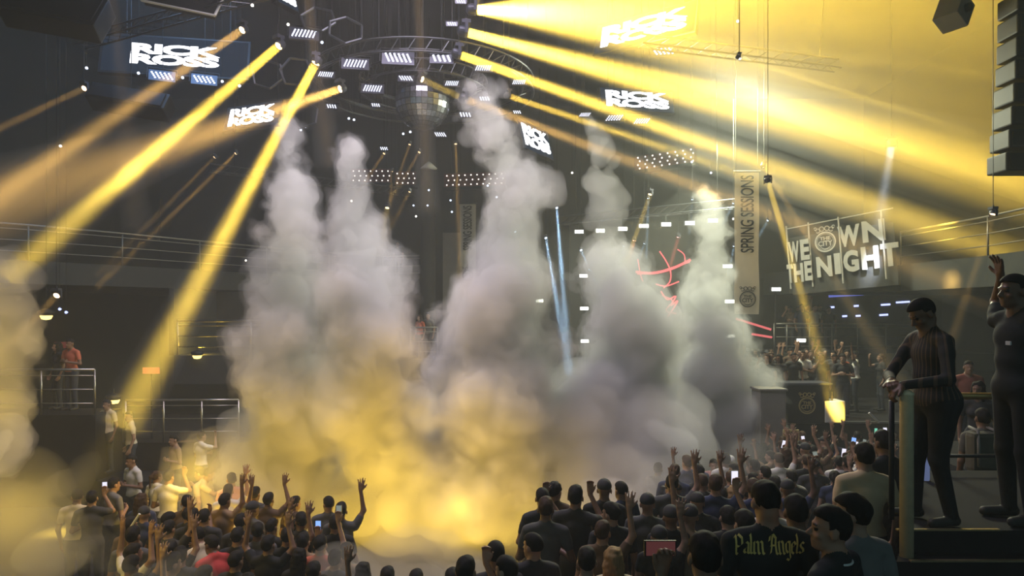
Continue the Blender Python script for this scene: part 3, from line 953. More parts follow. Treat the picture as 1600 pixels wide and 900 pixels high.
beam(P(1155, 90, 15), P(1520, 208, 15), .045, .16, YEL, 1.6*K, 'thin yellow beam crossing the bright glow at upper right')
beam(P(1016, 304, 21), P(966, 445, 20.5), .07, .10, YEL, 2.0*K, 'narrow yellow beam in front of the stage blinders')
beam(P(1200, 284, 15.6), P(1307, 643, 17.7), .06, .30, YEL, 5.0*K, 'narrow bright yellow beam falling on the white cube')
beam(P(1194, 261, 18.5), P(1420, 620, 18), .06, .30, AMB, 1.2*K, 'dim amber beam beside the narrow one over the letters')
beam(P(1393, 227, 19), P(1372, 360, 20.3), .10, .34, WHT, 4*K, 'soft white beam falling on the big letters')
beam(P(1552, 335, 13), P(1478, 560, 13), .06, .14, AMB, .5*K, 'dim amber beam between the two guards')
beam(P(605, 325, 20), P(594, 400, 19.5), .06, .09, YEL, 1.2*K, 'short bright yellow beam ending in the second smoke column')
for i_, (s_, t_, w_) in enumerate(sorted((((870, 325, 22), (890, 585, 18), 2.6), ((853, 372, 20), (892, 600, 17.5), 2.6), ((805, 362, 22), (834, 420, 21), .5), ((908, 391, 22), (948, 480, 20.5), .8), ((1013, 310, 22), (1010, 405, 22), .4),
                   ((975, 385, 23), (969, 425, 23), .5), ((1007, 381, 23), (988, 430, 23), .5), ((1146, 318, 20), (1124, 362, 20), .5), ((1200, 345, 20), (1180, 378, 20), .4), ((1147, 385, 20), (1138, 430, 20), .5), ((1082, 312, 22), (1077, 365, 22), .4)))):
    beam(P(*s_), P(*t_), .04, .22 if w_ > 1 else .09, BLU, 2*w_*K, 'blue beam over the stage, %s from the left' % NTH[i_], 7, group='small stage lamps')
for w_, s_, t_ in (('left', (991, 376, 23), (982, 420, 23)), ('right', (1060, 371, 23), (1044, 428, 23))):
    beam(P(*s_), P(*t_), .06, .13, RED, 2.0*K, 'dull red beam over the stage drawing, the %s one of two' % w_, 7, group='small stage lamps')
for s_, t_, w_, lab in (((335, 246, 20), (150, 432, 18), .5, 'faint amber beam in the dark between the two big left beams'), ((368, 240, 20), (150, 450, 17.5), .9, 'faint amber beam from the red lines down to the left railing'),
                   ((712, 225, 22), (720, 470, 20), .9, 'faint vertical yellow beam beside the grey banner'), ((655, 238, 22), (560, 400, 20), .6, 'faint slanted beam below the mirror ball'), ((640, 226, 22), (590, 370, 21), .6, 'faint steep beam below the mirror ball'),
                   ((600, 240, 22), (490, 400, 20), .6, 'faint slanted beam between the two left smoke columns'), ((640, 300, 22), (575, 420, 21), .5, 'faint amber beam crossing behind the second column'),
                   ((612, 268, 22), (606, 400, 22), .4, 'faint upright beam behind the second column')):
    beam(P(*s_), P(*t_), .045, .15, AMB, w_*K, lab, 2, group='faint beams')
for s_, t_, w_, lab in (((476, -40, 12), (515, 260, 14), .6, 'faint amber beam from the roof through the crossing beams'), ((652, -40, 12), (668, 330, 15), .6, 'faint amber beam from the roof past the mirror ball'), ((172, -40, 12), (215, 360, 14), .25, 'faintest amber beam down the dark left side')):
    beam(P(*s_), P(*t_), .08, .28, AMB, w_*K, lab, 2, lamp=False)
# ------------------------------------------------------------------ people
SKIN, TOP, LEGS, SHOE, EYES, TRIM = range(6)
A3 = lambda *a: np.array(a, float)


def rotm(yaw=0, pitch=0, roll=0):
    return np.array(Matrix.Rotation(yaw, 3, 'Z') @ Matrix.Rotation(pitch, 3, 'X') @ Matrix.Rotation(roll, 3, 'Y'))


def cap(a, ra, b, rb, m, k=.03): return ('c', A3(*a), ra, A3(*b), rb, m, k)
def ell(c, r, m, k=.03, R=None): return ('e', A3(*c), A3(*r), R, None, m, k)


def prim_dist(p, X, Y, Z):
    if p[0] == 'c':
        _, a, ra, b, rb, _, _ = p
        ba = b-a
        px, py, pz = X-a[0], Y-a[1], Z-a[2]
        t = np.clip((px*ba[0]+py*ba[1]+pz*ba[2])/max(ba @ ba, 1e-9), 0, 1)
        return np.sqrt((px-t*ba[0])**2+(py-t*ba[1])**2+(pz-t*ba[2])**2)-(ra+(rb-ra)*t)
    _, c, r, R = p[:4]
    px, py, pz = X-c[0], Y-c[1], Z-c[2]
    if R is not None:
        px, py, pz = (R[0, 0]*px+R[1, 0]*py+R[2, 0]*pz, R[0, 1]*px+R[1, 1]*py+R[2, 1]*pz, R[0, 2]*px+R[1, 2]*py+R[2, 2]*pz)
    k0 = np.sqrt((px/r[0])**2+(py/r[1])**2+(pz/r[2])**2)
    k1 = np.sqrt((px/r[0]**2)**2+(py/r[1]**2)**2+(pz/r[2]**2)**2)
    return np.where(k1 > 1e-6, k0*(k0-1)/np.maximum(k1, 1e-6), -r.min())


def skin_prims(prims, h, cut=None, rough=0.0):
    """One continuous skin over tapered limbs and ellipsoids: (verts, quads, material of each quad)."""
    lo, hi = [], []
    for p in prims:
        if p[0] == 'c':
            lo.append(np.minimum(p[1]-p[2], p[3]-p[4])); hi.append(np.maximum(p[1]+p[2], p[3]+p[4]))
        else:
            e = p[2] if p[3] is None else np.full(3, p[2].max())
            lo.append(p[1]-e); hi.append(p[1]+e)
    L, H = np.min(lo, 0)-3*h, np.max(hi, 0)+3*h
    shape = tuple(np.ceil((H-L)/h).astype(int)+1)
    f = np.full(shape, 1., np.float32)
    ax = [(L[i]+np.arange(shape[i])*h).astype(np.float32) for i in range(3)]
    for p, a, b in zip(prims, lo, hi):
        k = p[6]
        pad = k+2*h
        sl = tuple(slice(max(0, int((a[i]-pad-L[i])/h)), min(shape[i], int((b[i]+pad-L[i])/h)+2)) for i in range(3))
        g = prim_dist(p, ax[0][sl[0], None, None], ax[1][None, sl[1], None], ax[2][None, None, sl[2]])
        t = f[sl]
        m = np.clip(.5+.5*(t-g)/k, 0, 1)
        f[sl] = t*(1-m)+g*m-k*m*(1-m)
    if cut is not None: f = np.maximum(f, cut(ax[0][:, None, None], ax[1][None, :, None], ax[2][None, None, :])).astype(np.float32)
    if rough: f = f+lattice_noise(f.shape, h, .022, np.random.default_rng(3))*rough
    v, q = surface_nets(f, L, h)
    c = v[q].mean(1)
    best = np.full(len(c), 9.); mat = np.zeros(len(c), np.int32)
    for p in prims:
        d = prim_dist(p, c[:, 0], c[:, 1], c[:, 2])
        w = d < best
        best[w] = d[w]; mat[w] = p[5]
    return v, q, mat


def hand_prims(wrist, direction, palm_n, side, spread=.25, curl=.15, m=SKIN, s=1.0, thumb=.9, curls=None):
    """Palm, four unequal bent fingers and a thumb that leaves the side of the palm near its base."""
    w, d = A3(*wrist), A3(*direction); d /= np.linalg.norm(d)
    n = A3(*palm_n); n -= d*(n @ d); n /= np.linalg.norm(n)
    x = np.cross(d, n)*side                      # towards the thumb
    out = [cap(w, .024*s, w+d*.03*s, .026*s, m, .015)]
    for u in (-.028, -.010, .010, .027):
        out.append(cap(w+d*.025*s+x*u*.6*s, .015*s, w+d*.088*s+x*u*s, .0135*s, m, .012))
    for i, (u, L) in enumerate(((.029, .072), (.010, .082), (-.010, .075), (-.028, .058))):
        a = spread*u/.029*.55
        c = curl if curls is None else curls[i]
        p = w+d*.088*s+x*u*s
        ang = c*.6
        for seg, fr in enumerate((.45, .32, .23)):
            dd = (d*math.cos(a)+x*math.sin(a))*math.cos(ang)+n*math.sin(ang)
            q = p+dd*L*fr*s
            out.append(cap(p, (.0105-.001*seg)*s, q, (.0098-.001*seg)*s, m, .004))
            p = q
            ang += c*1.1
    p = w+d*.03*s+x*.026*s
    td = d*math.cos(thumb)+x*math.sin(thumb)+n*.25
    td /= np.linalg.norm(td)
    q = p+td*.04*s
    td2 = td*.8+d*.45; td2 /= np.linalg.norm(td2)
    out += [cap(p, .015*s, q, .0125*s, m, .008), cap(q, .0125*s, q+td2*.032*s, .0095*s, m, .004)]
    return out


def head_prims(c, R, s=1.0, fine=False, k=.014):
    T = lambda *p: A3(*c)+R @ (A3(*p)*s)
    E = lambda p, r, m=SKIN, kk=k: ell(T(*p), A3(*r)*s, m, kk, R)
    C = lambda a, ra, b, rb, m=SKIN, kk=.008: cap(T(*a), ra*s, T(*b), rb*s, m, kk)
    out = [E((0, -.012, .022), (.074, .096, .094)), E((0, .028, -.045), (.057, .066, .078)), E((0, .062, -.096), (.030, .030, .022)),
           E((0, .020, -.085), (.052, .055, .035)),
           E((0, .076, .020), (.046, .018, .016), SKIN, .010),
           C((0, .088, .004), .008, (0, .112, -.034), .0125), C((-.012, .098, -.040), .008, (.012, .098, -.040), .008),
           C((-.019, .086, -.064), .0085, (.019, .086, -.064), .0085, SKIN, .005), C((-.016, .085, -.079), .009, (.016, .085, -.079), .009, SKIN, .005),
           E((.077, -.008, -.014), (.011, .021, .032), SKIN, .006), E((-.077, -.008, -.014), (.011, .021, .032), SKIN, .006)]
    if fine:
        for sx in (-1, 1):
            out += [E((sx*.031, .078, .001), (.0135, .011, .009), EYES, .004),
                    C((sx*.018, .088, .022), .006, (sx*.047, .080, .024), .005, EYES, .003),
                    E((sx*.042, .062, -.035), (.022, .020, .018), SKIN, .012)]
    return out


def body_prims(h=1.75, lean=0., sway=0., head=(0, 0, 0), arms=None, sleeve=.55, female=False, legs=None, fine=False, hem=.0, wide=1.0, fat=1.0):
    """A clothed figure facing +Y, feet at the origin. arms: for -1 (left) and +1 (right) a dict with elbow, wrist, and how the hand is held."""
    s = h/1.75
    sw = (.165 if female else .188)*wide
    o = []
    legs = legs or {}
    for sx in (-1, 1):
        lg = legs.get(sx, {})
        hip = A3(sx*.085, 0, .92)
        knee = A3(*lg.get('knee', (sx*.095, .02, .50)))
        ank = A3(*lg.get('ankle', (sx*.105, -.015, .09)))
        toe = A3(*lg.get('toe', (ank[0]+sx*.03, ank[1]+.16, .035)))
        o += [cap(hip, .092*fat, knee, .064, LEGS), cap(knee, .064, ank, .049, LEGS),
              cap((ank[0], ank[1]-.03, .045), .040, toe, .034, SHOE, .02)]
    o += [ell((0, -.01, .94), (.155*fat, .115*fat, .12), LEGS, .05)]
    # the trunk leans about the hips
    Rb = rotm(0, -lean, sway)
    T = lambda *p: A3(0, 0, .95)+Rb @ (A3(*p)-A3(0, 0, .95))
    o += [ell(T(0, 0, 1.0-hem*.5), (.152*fat, .118*fat, .10+hem*.5), TOP, .05, Rb),
          ell(T(0, .005, 1.14), ((.125 if female else .142)*fat, .105*fat, .14), TOP, .06, Rb),
          ell(T(0, 0, 1.30), ((.150 if female else .168)*wide, .112, .15), TOP, .05, Rb),
          cap(T(-sw*.72, -.005, 1.425), .058, T(sw*.72, -.005, 1.425), .058, TOP, .04),
          cap(T(0, .0, 1.45), .052, T(0, .0, 1.50), .055, SKIN, .03)]
    o += [cap(T(sx*.03, -.032, 1.478), .043, T(sx*sw*.62, -.012, 1.435), .052, TOP, .04) for sx in (-1, 1)]
    if female: o += [ell(T(sx*.07, .09, 1.28), (.06, .05, .06), TOP, .03) for sx in (-1, 1)]
    hc = T(0, .018, 1.628)
    Rh = Rb @ rotm(*head)
    o += [cap(T(0, .0, 1.475), .055, hc+Rh @ A3(0, -.022, -.06), .053, SKIN, .02)]
    o += head_prims(hc, Rh, 1.0, fine)
    info = {'head': hc*s, 'R': Rh, 'T': T}
    for sx in (-1, 1):
        a = (arms or {}).get(sx) or {}
        sh = T(sx*sw, -.005, 1.415)
        el = A3(*a['elbow']) if 'elbow' in a else T(sx*(sw+.06), -.03, 1.13)
        wr = A3(*a['wrist']) if 'wrist' in a else T(sx*(sw+.06), .06, .89)
        o += [cap(sh, .056, sh+(el-sh)*.35, .052, TOP, .03)]
        if sleeve >= 1:
            o += [cap(sh+(el-sh)*.3, .051, el, .044, TOP, .02), cap(el, .044, wr, .034, TOP, .02)]
        else:
            o += [cap(sh+(el-sh)*.3, .052, sh+(el-sh)*max(.35, sleeve), .049, TOP, .02), cap(sh+(el-sh)*.5, .042, el, .037, SKIN, .02), cap(el, .037, wr, .025, SKIN, .02)]
        hd = a.get('hand', {})
        d = hd.get('dir', tuple(wr-el+A3(0, .05, 0)))
        o += hand_prims(wr, d, hd.get('palm', (-sx, 0, 0)), hd.get('side', 1), hd.get('spread', .1), hd.get('curl', .35), SKIN, hd.get('s', 1.05), hd.get('thumb', .55))
        info[sx] = wr*s
    if s != 1:
        q = []
        for p in o:
            q.append((p[0], p[1]*s, p[2]*s, (p[3]*s if p[0] == 'c' else p[3]), (p[4]*s if p[0] == 'c' else None), p[5], p[6]))
        o = q
    return o, info


def hair_mesh(name, info, style, s=1.0, h=.010):
    c, R = info['head'], info['R']
    T = lambda *p: c+R @ (A3(*p)*s)
    E = lambda p, r: ell(T(*p), A3(*r)*s, 0, .02, R)
    inv = R.T
    def loc(X, Y, Z):
        x, y, z = X-c[0], Y-c[1], Z-c[2]
        return [(inv[i, 0]*x+inv[i, 1]*y+inv[i, 2]*z)/s for i in range(3)]
    if style in ('short', 'fade', 'tall'):
        up = {'short': .0, 'fade': -.004, 'tall': .008}[style]
        pr = [E((0, -.015, .026), (.0775, .0985, .0965)), E((0, .012, .060+up), (.070, .080, .064))]
        def cut(X, Y, Z):
            x, y, z = loc(X, Y, Z)
            line = np.where(y > .02, .050+(y-.02)*.25, .0)+np.where(y < -.03, (-.03 if style == 'fade' else -.062), 0)+np.where((y <= .02) & (y >= -.03), .014, 0)
            return (line-z)*s
    elif style == 'long':
        pr = [E((0, -.020, .028), (.086, .108, .102)), E((0, -.075, -.10), (.088, .060, .17)), E((0, -.085, -.22), (.085, .045, .13)),
              E((.07, -.02, -.08), (.028, .05, .13)), E((-.07, -.02, -.08), (.028, .05, .13))]
        def cut(X, Y, Z):
            x, y, z = loc(X, Y, Z)
            return np.minimum(y-.045, (.052+(y-.045)*.3)-z)*s
    elif style == 'tail':
        pr = [E((0, -.020, .028), (.082, .104, .100)), E((0, -.125, .03), (.03, .035, .03)), cap(T(0, -.14, .02), .026*s, T(0, -.15, -.20), .012*s, 0, .02)]
        def cut(X, Y, Z):
            x, y, z = loc(X, Y, Z)
            return np.minimum(y-.02, .050-z)*s+np.where(y < -.02, 0, 0)
    else:                                         # a baseball cap
        pr = [E((0, -.010, .045), (.084, .106, .088)), E((0, .115, .040), (.062, .075, .010))]
        def cut(X, Y, Z):
            x, y, z = loc(X, Y, Z)
            return (.022-z)*s
    v, q, m = skin_prims(pr, h, cut, 0 if style in ('fade', 'cap') else .009 if style in ('long', 'tail') else .004)
    return mesh_np(name, v, q)


def body_mesh(name, prims, h):
    v, q, m = skin_prims(prims, h)
    me = mesh_np(name, v, q)
    return me, m


def skin_material(name, tones):
    m, n, out = node_mat(name)
    b = n.nodes.new('ShaderNodeBsdfPrincipled')
    b.inputs['Roughness'].default_value = .5
    oi = n.nodes.new('ShaderNodeObjectInfo')
    r = n.nodes.new('ShaderNodeValToRGB')
    r.color_ramp.elements[0].color = (*tones[0], 1)
    r.color_ramp.elements[1].color = (*tones[1], 1)
    n.links.new(oi.outputs['Random'], r.inputs[0])
    n.links.new(r.outputs[0], b.inputs['Base Color'])
    n.links.new(b.outputs[0], out.inputs[0])
    return m


M_skin = skin_material('skin', ((.15, .075, .045), (.42, .25, .17)))
M_skin_dark = surf('dark_skin', (.17, .085, .05), .45, var=.12, scale=14)
M_top = surf('crowd_top_cloth', (1, 1, 1), .85, var=.12, scale=14, objcol=True)
M_trouser = surf('dark_denim', (.035, .04, .055), .85, var=.3, scale=20)
M_shoe = surf('dark_shoe', (.03, .028, .026), .6)
M_eye = surf('brow_and_eye', (.02, .016, .014), .4)
M_hair = surf('black_hair', (.012, .010, .010), .75, var=.4, scale=90, bump=.6, spec=.2, stretch=(1, 1, .3))
M_hair_blond = surf('blond_hair', (.34, .22, .10), .7, var=.55, scale=70, bump=.8, spec=.2, stretch=(1, 1, .12))
M_hair_brown = surf('brown_hair', (.05, .028, .018), .7, var=.5, scale=70, bump=.7, spec=.2, stretch=(1, 1, .15))
M_cap = surf('cap_cloth', (.03, .03, .035), .8)
M_cap_white = surf('white_cap_cloth', (.6, .6, .58), .8)

up = lambda sx, x=.30, y=.05, z=1.62, wx=.26, wy=.08, wz=1.88, **k: dict(elbow=(sx*x, y, z), wrist=(sx*wx, wy, wz), hand=dict(dir=(sx*.05, .03, 1), palm=(0, 1, 0), side=-sx, spread=k.get('spread', .5), curl=k.get('curl', .12), s=1.1, thumb=.8))
fold = lambda sx: dict(elbow=(sx*.27, .02, 1.14), wrist=(sx*.06, .24, 1.20), hand=dict(dir=(-sx*1, .1, .1), palm=(0, -1, .2), side=sx, curl=.5))
phone_arm = lambda sx: dict(elbow=(sx*.24, .22, 1.36), wrist=(sx*.10, .30, 1.60), hand=dict(dir=(0, .1, 1), palm=(0, -1, 0), side=sx, curl=.55, spread=.2))
POSES = {
    'still': dict(),
    'still_turned': dict(head=(.6, 0, 0), lean=.04),
    'waving': dict(arms={1: up(1)}),
    'waving_left': dict(arms={-1: up(-1, .33, .06, 1.55, .36, .1, 1.83), 1: fold(1)}, head=(.3, 0, 0)),
    'both_up': dict(arms={1: up(1, .32, .05, 1.60, .22, .1, 1.86), -1: up(-1, .34, .05, 1.58, .30, .06, 1.84)}, head=(0, .12, 0)),
    'filming': dict(arms={1: phone_arm(1), -1: fold(-1)}, head=(0, .1, 0)),
    'filming_high': dict(arms={1: dict(elbow=(.26, .16, 1.58), wrist=(.16, .26, 1.84), hand=dict(dir=(0, .05, 1), palm=(0, -1, 0), side=1, curl=.55, spread=.2))}),
    'folded': dict(arms={1: fold(1), -1: fold(-1)}, lean=.05),
    'leaning': dict(lean=.38, arms={1: dict(elbow=(.26, .36, 1.25), wrist=(.14, .56, 1.30), hand=dict(dir=(0, 1, .2), palm=(-1, 0, 0), curl=.4))}, head=(.3, .1, 0)),
    'girl_still': dict(female=True, head=(-.3, 0, 0)),
    'girl_waving': dict(female=True, arms={1: up(1, .26, .04, 1.60, .20, .08, 1.85)}, sleeve=.3),
    'girl_filming': dict(female=True, arms={1: phone_arm(1)}, sleeve=.3),
}
BODY, HAIRS = {}, {}
for k, kw in POSES.items():
    kw = dict(kw)
    female = kw.get('female', False)
    pr, inf = body_prims(1.66 if female else 1.75, **kw)
    me, fm = body_mesh('body_'+k, pr, .0125)
    for m in (M_skin, M_top, M_trouser, M_shoe, M_eye): me.materials.append(m)
    me.polygons.foreach_set('material_index', fm)
    BODY[k] = (me, inf, 1.66/1.75 if female else 1.0)


def hair_for(pose, style, mat):
    key = (pose, style, mat.name)
    if key not in HAIRS:
        me = hair_mesh('hair', BODY[pose][1], style, BODY[pose][2])
        me.materials.append(mat)
        HAIRS[key] = me
    return HAIRS[key]


def person(loc, yaw, pose, style, label, group, top=(.03, .03, .035), hmat=None, scale=1.0):
    """yaw 0 faces away from the camera, towards the stage."""
    o = bpy.data.objects.new('person', BODY[pose][0])
    COL.objects.link(o)
    o.location = loc
    o.rotation_euler.z = yaw
    o.scale = (scale,)*3
    o.color = (*top, 1)
    tag(o, label, 'person', group)
    if style:
        hm = hmat or (M_cap if style == 'cap' else M_hair)
        hr = bpy.data.objects.new('cap' if style == 'cap' else 'hair', hair_for(pose, style, hm))
        COL.objects.link(hr)
        hr.parent = o
    return o


def floor_z(x, d):
    if x > .75 and d < 4.2: return -.98
    if x > .75 and d < 4.75: return -1.25
    if x > 2.2 and d < 7.3: return -1.25
    if x > .9 and d < 6.2: return -1.7
    if x > -.6 and d < 8.6: return -2.1
    if x > 1.8 and d < 12.6: return -2.5
    return -2.9


def stand(px, py, height, near=False):
    """Where somebody of that height stands whose crown the photograph shows at (px, py)."""
    sols = []
    for i in range(240, 2000):
        d = i/100
        x = (px-800)/F*d
        e = abs(EYE-(py-490)/F*d-height-floor_z(x, d))
        sols.append((e, d))
    ok = [d for e, d in sols if e < .012] or [min(sols)[1]]
    d = min(ok) if near else max(ok)
    x = (px-800)/F*d
    return Vector((x, d, floor_z(x, d)))


# ------------------------------------------------------------------ the two guards on the platform
def stripes():
    m, n, out = node_mat('striped_shirt')
    b = n.nodes.new('ShaderNodeBsdfPrincipled'); b.inputs['Roughness'].default_value = .8
    tc = n.nodes.new('ShaderNodeTexCoord')
    sp = n.nodes.new('ShaderNodeSeparateXYZ')
    at, mu, si, r = [n.nodes.new('ShaderNodeMath') for _ in range(3)]+[n.nodes.new('ShaderNodeValToRGB')]
    at.operation, mu.operation, si.operation = 'ARCTAN2', 'MULTIPLY', 'SINE'
    mu.inputs[1].default_value = 30
    n.links.new(tc.outputs['Object'], sp.inputs[0])
    n.links.new(sp.outputs[0], at.inputs[0]); n.links.new(sp.outputs[1], at.inputs[1])
    n.links.new(at.outputs[0], mu.inputs[0]); n.links.new(mu.outputs[0], si.inputs[0]); n.links.new(si.outputs[0], r.inputs[0])
    r.color_ramp.elements[0].position, r.color_ramp.elements[0].color = .45, (.020, .019, .019, 1)
    r.color_ramp.elements[1].position, r.color_ramp.elements[1].color = .85, (.11, .068, .042, 1)
    n.links.new(r.outputs[0], b.inputs['Base Color']); n.links.new(b.outputs[0], out.inputs[0])
    return m


M_stripe = stripes()
M_blackcloth = surf('black_cloth', (.020, .022, .024), .85, var=.2, scale=18)
M_blackpant = surf('black_trousers', (.016, .017, .019), .85, var=.2, scale=18)


def special(label, loc, yaw, prims, h, mats, style=None, hs=1.0, hm=None, info=None, group=None, hh=.009):
    me, fm = body_mesh('body', prims, h)
    o = link('person', me, None, mats)
    me.polygons.foreach_set('material_index', fm)
    o.location = loc; o.rotation_euler.z = yaw
    tag(o, label, 'person', group)
    if style:
        hr = hair_mesh('hair', info, style, hs, hh)
        hr.materials.append(hm or M_hair)
        link('hair', hr, o)
    return o


g_hand = lambda **k: dict(dir=(.15, .75, -.65), palm=(.1, -.5, -.8), curl=.9, spread=.12, s=1.08, thumb=.7, **k)
pr, inf = body_prims(1.74, lean=.14, head=(.05, -.42, 0), sleeve=1, hem=.04, wide=1.10, fat=1.22, fine=True,
                     arms={-1: dict(elbow=(-.36, .14, 1.14), wrist=(-.25, .40, 1.09), hand=dict(dir=(0, .7, -.5), palm=(0, -.4, -1), side=1, curl=.8, s=1.08)),
                           1: dict(elbow=(.20, .26, 1.12), wrist=(-.12, .42, 1.11), hand=dict(dir=(-.8, .4, -.1), palm=(0, -.3, -1), side=-1, curl=.7, s=1.08))},
                     legs={-1: dict(knee=(-.10, .05, .50), ankle=(-.11, -.04, .09)), 1: dict(knee=(.10, .10, .50), ankle=(.12, .10, .09))})
g1 = special('guard in a brown striped shirt leaning on the round post, looking down', (3.28, 5.27, 0), PI/2, pr, .0085, (M_skin_dark, M_stripe, M_blackpant, M_shoe, M_eye), 'fade', 1.0, None, inf, 'guards on the platform', .008)
MB().box((-.115, .10, 1.31), (.012, .055, .03), Matrix.Rotation(.5, 3, 'Z')).build('name_badge', M_white, g1, bevel=.003)
MB().box((-.165, .02, .93), (.035, .06, .11)).build('belt_radio', M_black, g1, bevel=.006)
MB().tube([(-.165, .035, .98), (-.165, .04, 1.08)], .006, 6).build('radio_antenna', M_black, g1)
pr, inf = body_prims(1.92, lean=.02, head=(.06, .02, 0), sleeve=.6, hem=.05, wide=1.1, fat=1.12, fine=True,
                     arms={1: dict(elbow=(.40, -.14, 1.56), wrist=(.22, -.04, 1.735), hand=dict(dir=(-.15, .25, 1), palm=(0, 1, .1), side=-1, spread=.75, curl=.18, s=1.05, thumb=1.0)),
                           -1: dict(elbow=(-.27, -.06, 1.12), wrist=(-.27, .03, .88))})
g2 = special('second guard in black at the right edge, one hand raised behind his head', (3.93, 5.30, 0), PI/2+.03, pr, .0085, (M_skin_dark, M_blackcloth, M_blackpant, M_shoe, M_eye), 'fade', 1.92/1.75, None, inf, 'guards on the platform', .008)
MB().box((-.10, .155, 1.385), (.05, .012, .03)).build('name_badge', M_white, g2, bevel=.003)

# ------------------------------------------------------------------ the front row
NIB = Vector((.085, .060))
GLYPH = {
    'P': (.72, [[(-.1, 1.3), (.05, 1.45), (.05, .1), (.2, .0)], [(.05, 1.3), (.3, 1.5), (.55, 1.25), (.55, .8), (.3, .6), (.05, .7)]]),
    'a': (.58, [[(.05, .85), (.2, .97), (.36, .82), (.36, .1), (.48, .02)], [(.36, .6), (.08, .42), (.05, .18), (.18, .03), (.36, .16)]]),
    'l': (.27, [[(-.08, 1.42), (0, 1.5), (0, .1), (.12, .02)]]),
    'm': (.98, [[(-.1, .85), (0, .95), (0, .1), (.1, .02)], [(0, .8), (.22, .97), (.36, .82), (.36, .1), (.46, .02)], [(.36, .8), (.58, .97), (.72, .82), (.72, .1), (.84, .02)]]),
    'n': (.62, [[(-.1, .85), (0, .95), (0, .1), (.1, .02)], [(0, .8), (.22, .97), (.36, .82), (.36, .1), (.48, .02)]]),
    'e': (.52, [[(.38, .12), (.2, .0), (.02, .15), (.02, .8), (.2, .97), (.37, .75), (.05, .45)]]),
    'g': (.54, [[(.36, .85), (.2, .97), (.02, .8), (.02, .25), (.18, .1), (.36, .22)], [(.36, .98), (.36, -.25), (.2, -.42), (-.02, -.3)]]),
    's': (.50, [[(.36, .85), (.2, .97), (.03, .78), (.08, .6), (.33, .38), (.36, .15), (.18, .0), (.0, .14)]]),
    'A': (.86, [[(.0, .95), (.05, 1.35), (.3, 1.5), (.56, 1.2), (.56, .1), (.7, .02)], [(.26, 1.4), (.2, .5), (.05, .1), (-.08, .02)], [(.12, .62), (.56, .62)]]),
    ' ': (.35, []),
}


def blackletter(txt):
    """Broad-nib strokes as small parallelograms: (verts, quads, width)."""
    v, f, x = [], [], 0
    for ch in txt:
        w, st = GLYPH[ch]
        for s_ in st:
            for (x0, y0), (x1, y1) in zip(s_, s_[1:]):
                n = max(1, int(math.hypot(x1-x0, y1-y0)/.25))
                for k in range(n):
                    a = (x+x0+(x1-x0)*k/n, y0+(y1-y0)*k/n); b = (x+x0+(x1-x0)*(k+1)/n, y0+(y1-y0)*(k+1)/n)
                    i = len(v)
                    v += [(a[0]-NIB.x, a[1]+NIB.y*-1), (a[0]+NIB.x, a[1]+NIB.y), (b[0]+NIB.x, b[1]+NIB.y), (b[0]-NIB.x, b[1]-NIB.y)]
                    f.append((i, i+1, i+2, i+3))
        x += w
    return v, f, x


M_skin_a = surf('tan_skin', (.36, .19, .12), .5, var=.1, scale=12)
loc = Vector((1.383, 3.7, -.98))
pr, inf = body_prims(1.68, head=(0, -.38, 0), wide=1.1, fat=1.1, hem=.06)
f3 = special('man from behind in a black T-shirt with gold gothic writing across the shoulders', loc, 0, pr, .010, (M_skin_a, M_blackcloth, M_blackpant, M_shoe, M_eye), 'short', .96, None, inf, 'front row people')
from mathutils.bvhtree import BVHTree
_bm = bmesh.new(); _bm.from_mesh(f3.data); bvh = BVHTree.FromBMesh(_bm)
v, f, wd = blackletter('Palm Angels')
sc = .37/wd
m = MB()
vs = []
for x, y in v:
    lx = (x-wd/2)*sc-.006; lz = 1.318+y*sc*1.15-.35*lx*lx
    hit = bvh.ray_cast(Vector((lx, -1, lz)), Vector((0, 1, 0)))
    vs.append(((hit[0].x, hit[0].y-.004, hit[0].z) if hit[0] else (lx, -.05, lz)))
m.add(vs, f)
m.build('shirt_lettering', surf('gold_shirt_print', (.85, .62, .18), .6, var=.15, scale=20), f3)['kind'] = 'stuff'
_bm.free()
loc = stand(1303, 789, 1.62, True)
pr, inf = body_prims(1.62, head=(.55, .06, 0), wide=1.1, fat=1.08, fine=True)
f1 = special('man in a dark shirt with a pale collar line, seen in profile facing left', loc, .75, pr, .009, (M_skin_a, M_blackcloth, M_blackpant, M_shoe, M_eye), 'tall', 1.62/1.75, None, inf, 'front row people')
MB().tube([(.080*math.cos(a), -.012+.072*math.sin(a), 1.37+.012*math.sin(a)) for a in [PI*1.02+PI*.96*i/14 for i in range(15)]], .006, 6).build('collar_trim', M_white, f1)

# ------------------------------------------------------------------ the crowd
POSES_X = {
    'filming_left': dict(arms={-1: dict(elbow=(-.27, .10, 1.20), wrist=(-.17, .22, 1.46), hand=dict(dir=(.15, .05, 1), palm=(.2, -1, 0), side=-1, curl=.8, spread=.3, s=1.15))}),
}
for k, kw in POSES_X.items():
    pr, inf = body_prims(1.75, **kw)
    me, fm = body_mesh('body_'+k, pr, .010)
    for mm in (M_skin, M_top, M_trouser, M_shoe, M_eye): me.materials.append(mm)
    me.polygons.foreach_set('material_index', fm)
    BODY[k] = (me, inf, 1.0)
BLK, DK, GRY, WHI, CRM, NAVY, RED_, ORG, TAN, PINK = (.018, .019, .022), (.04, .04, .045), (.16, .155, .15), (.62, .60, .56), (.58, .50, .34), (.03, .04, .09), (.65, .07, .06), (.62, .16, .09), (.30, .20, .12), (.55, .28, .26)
M_ph = [emit('phone_screen_white', (.86, .84, 1.0), 1.1), emit('phone_screen_blue', (.25, .45, 1.0), 1.2), emit('phone_screen_green', (.25, .85, .6), .8), emit('phone_screen_grey', (.35, .40, .36), .6), emit('phone_screen_dim', (.30, .10, .10), .25)]
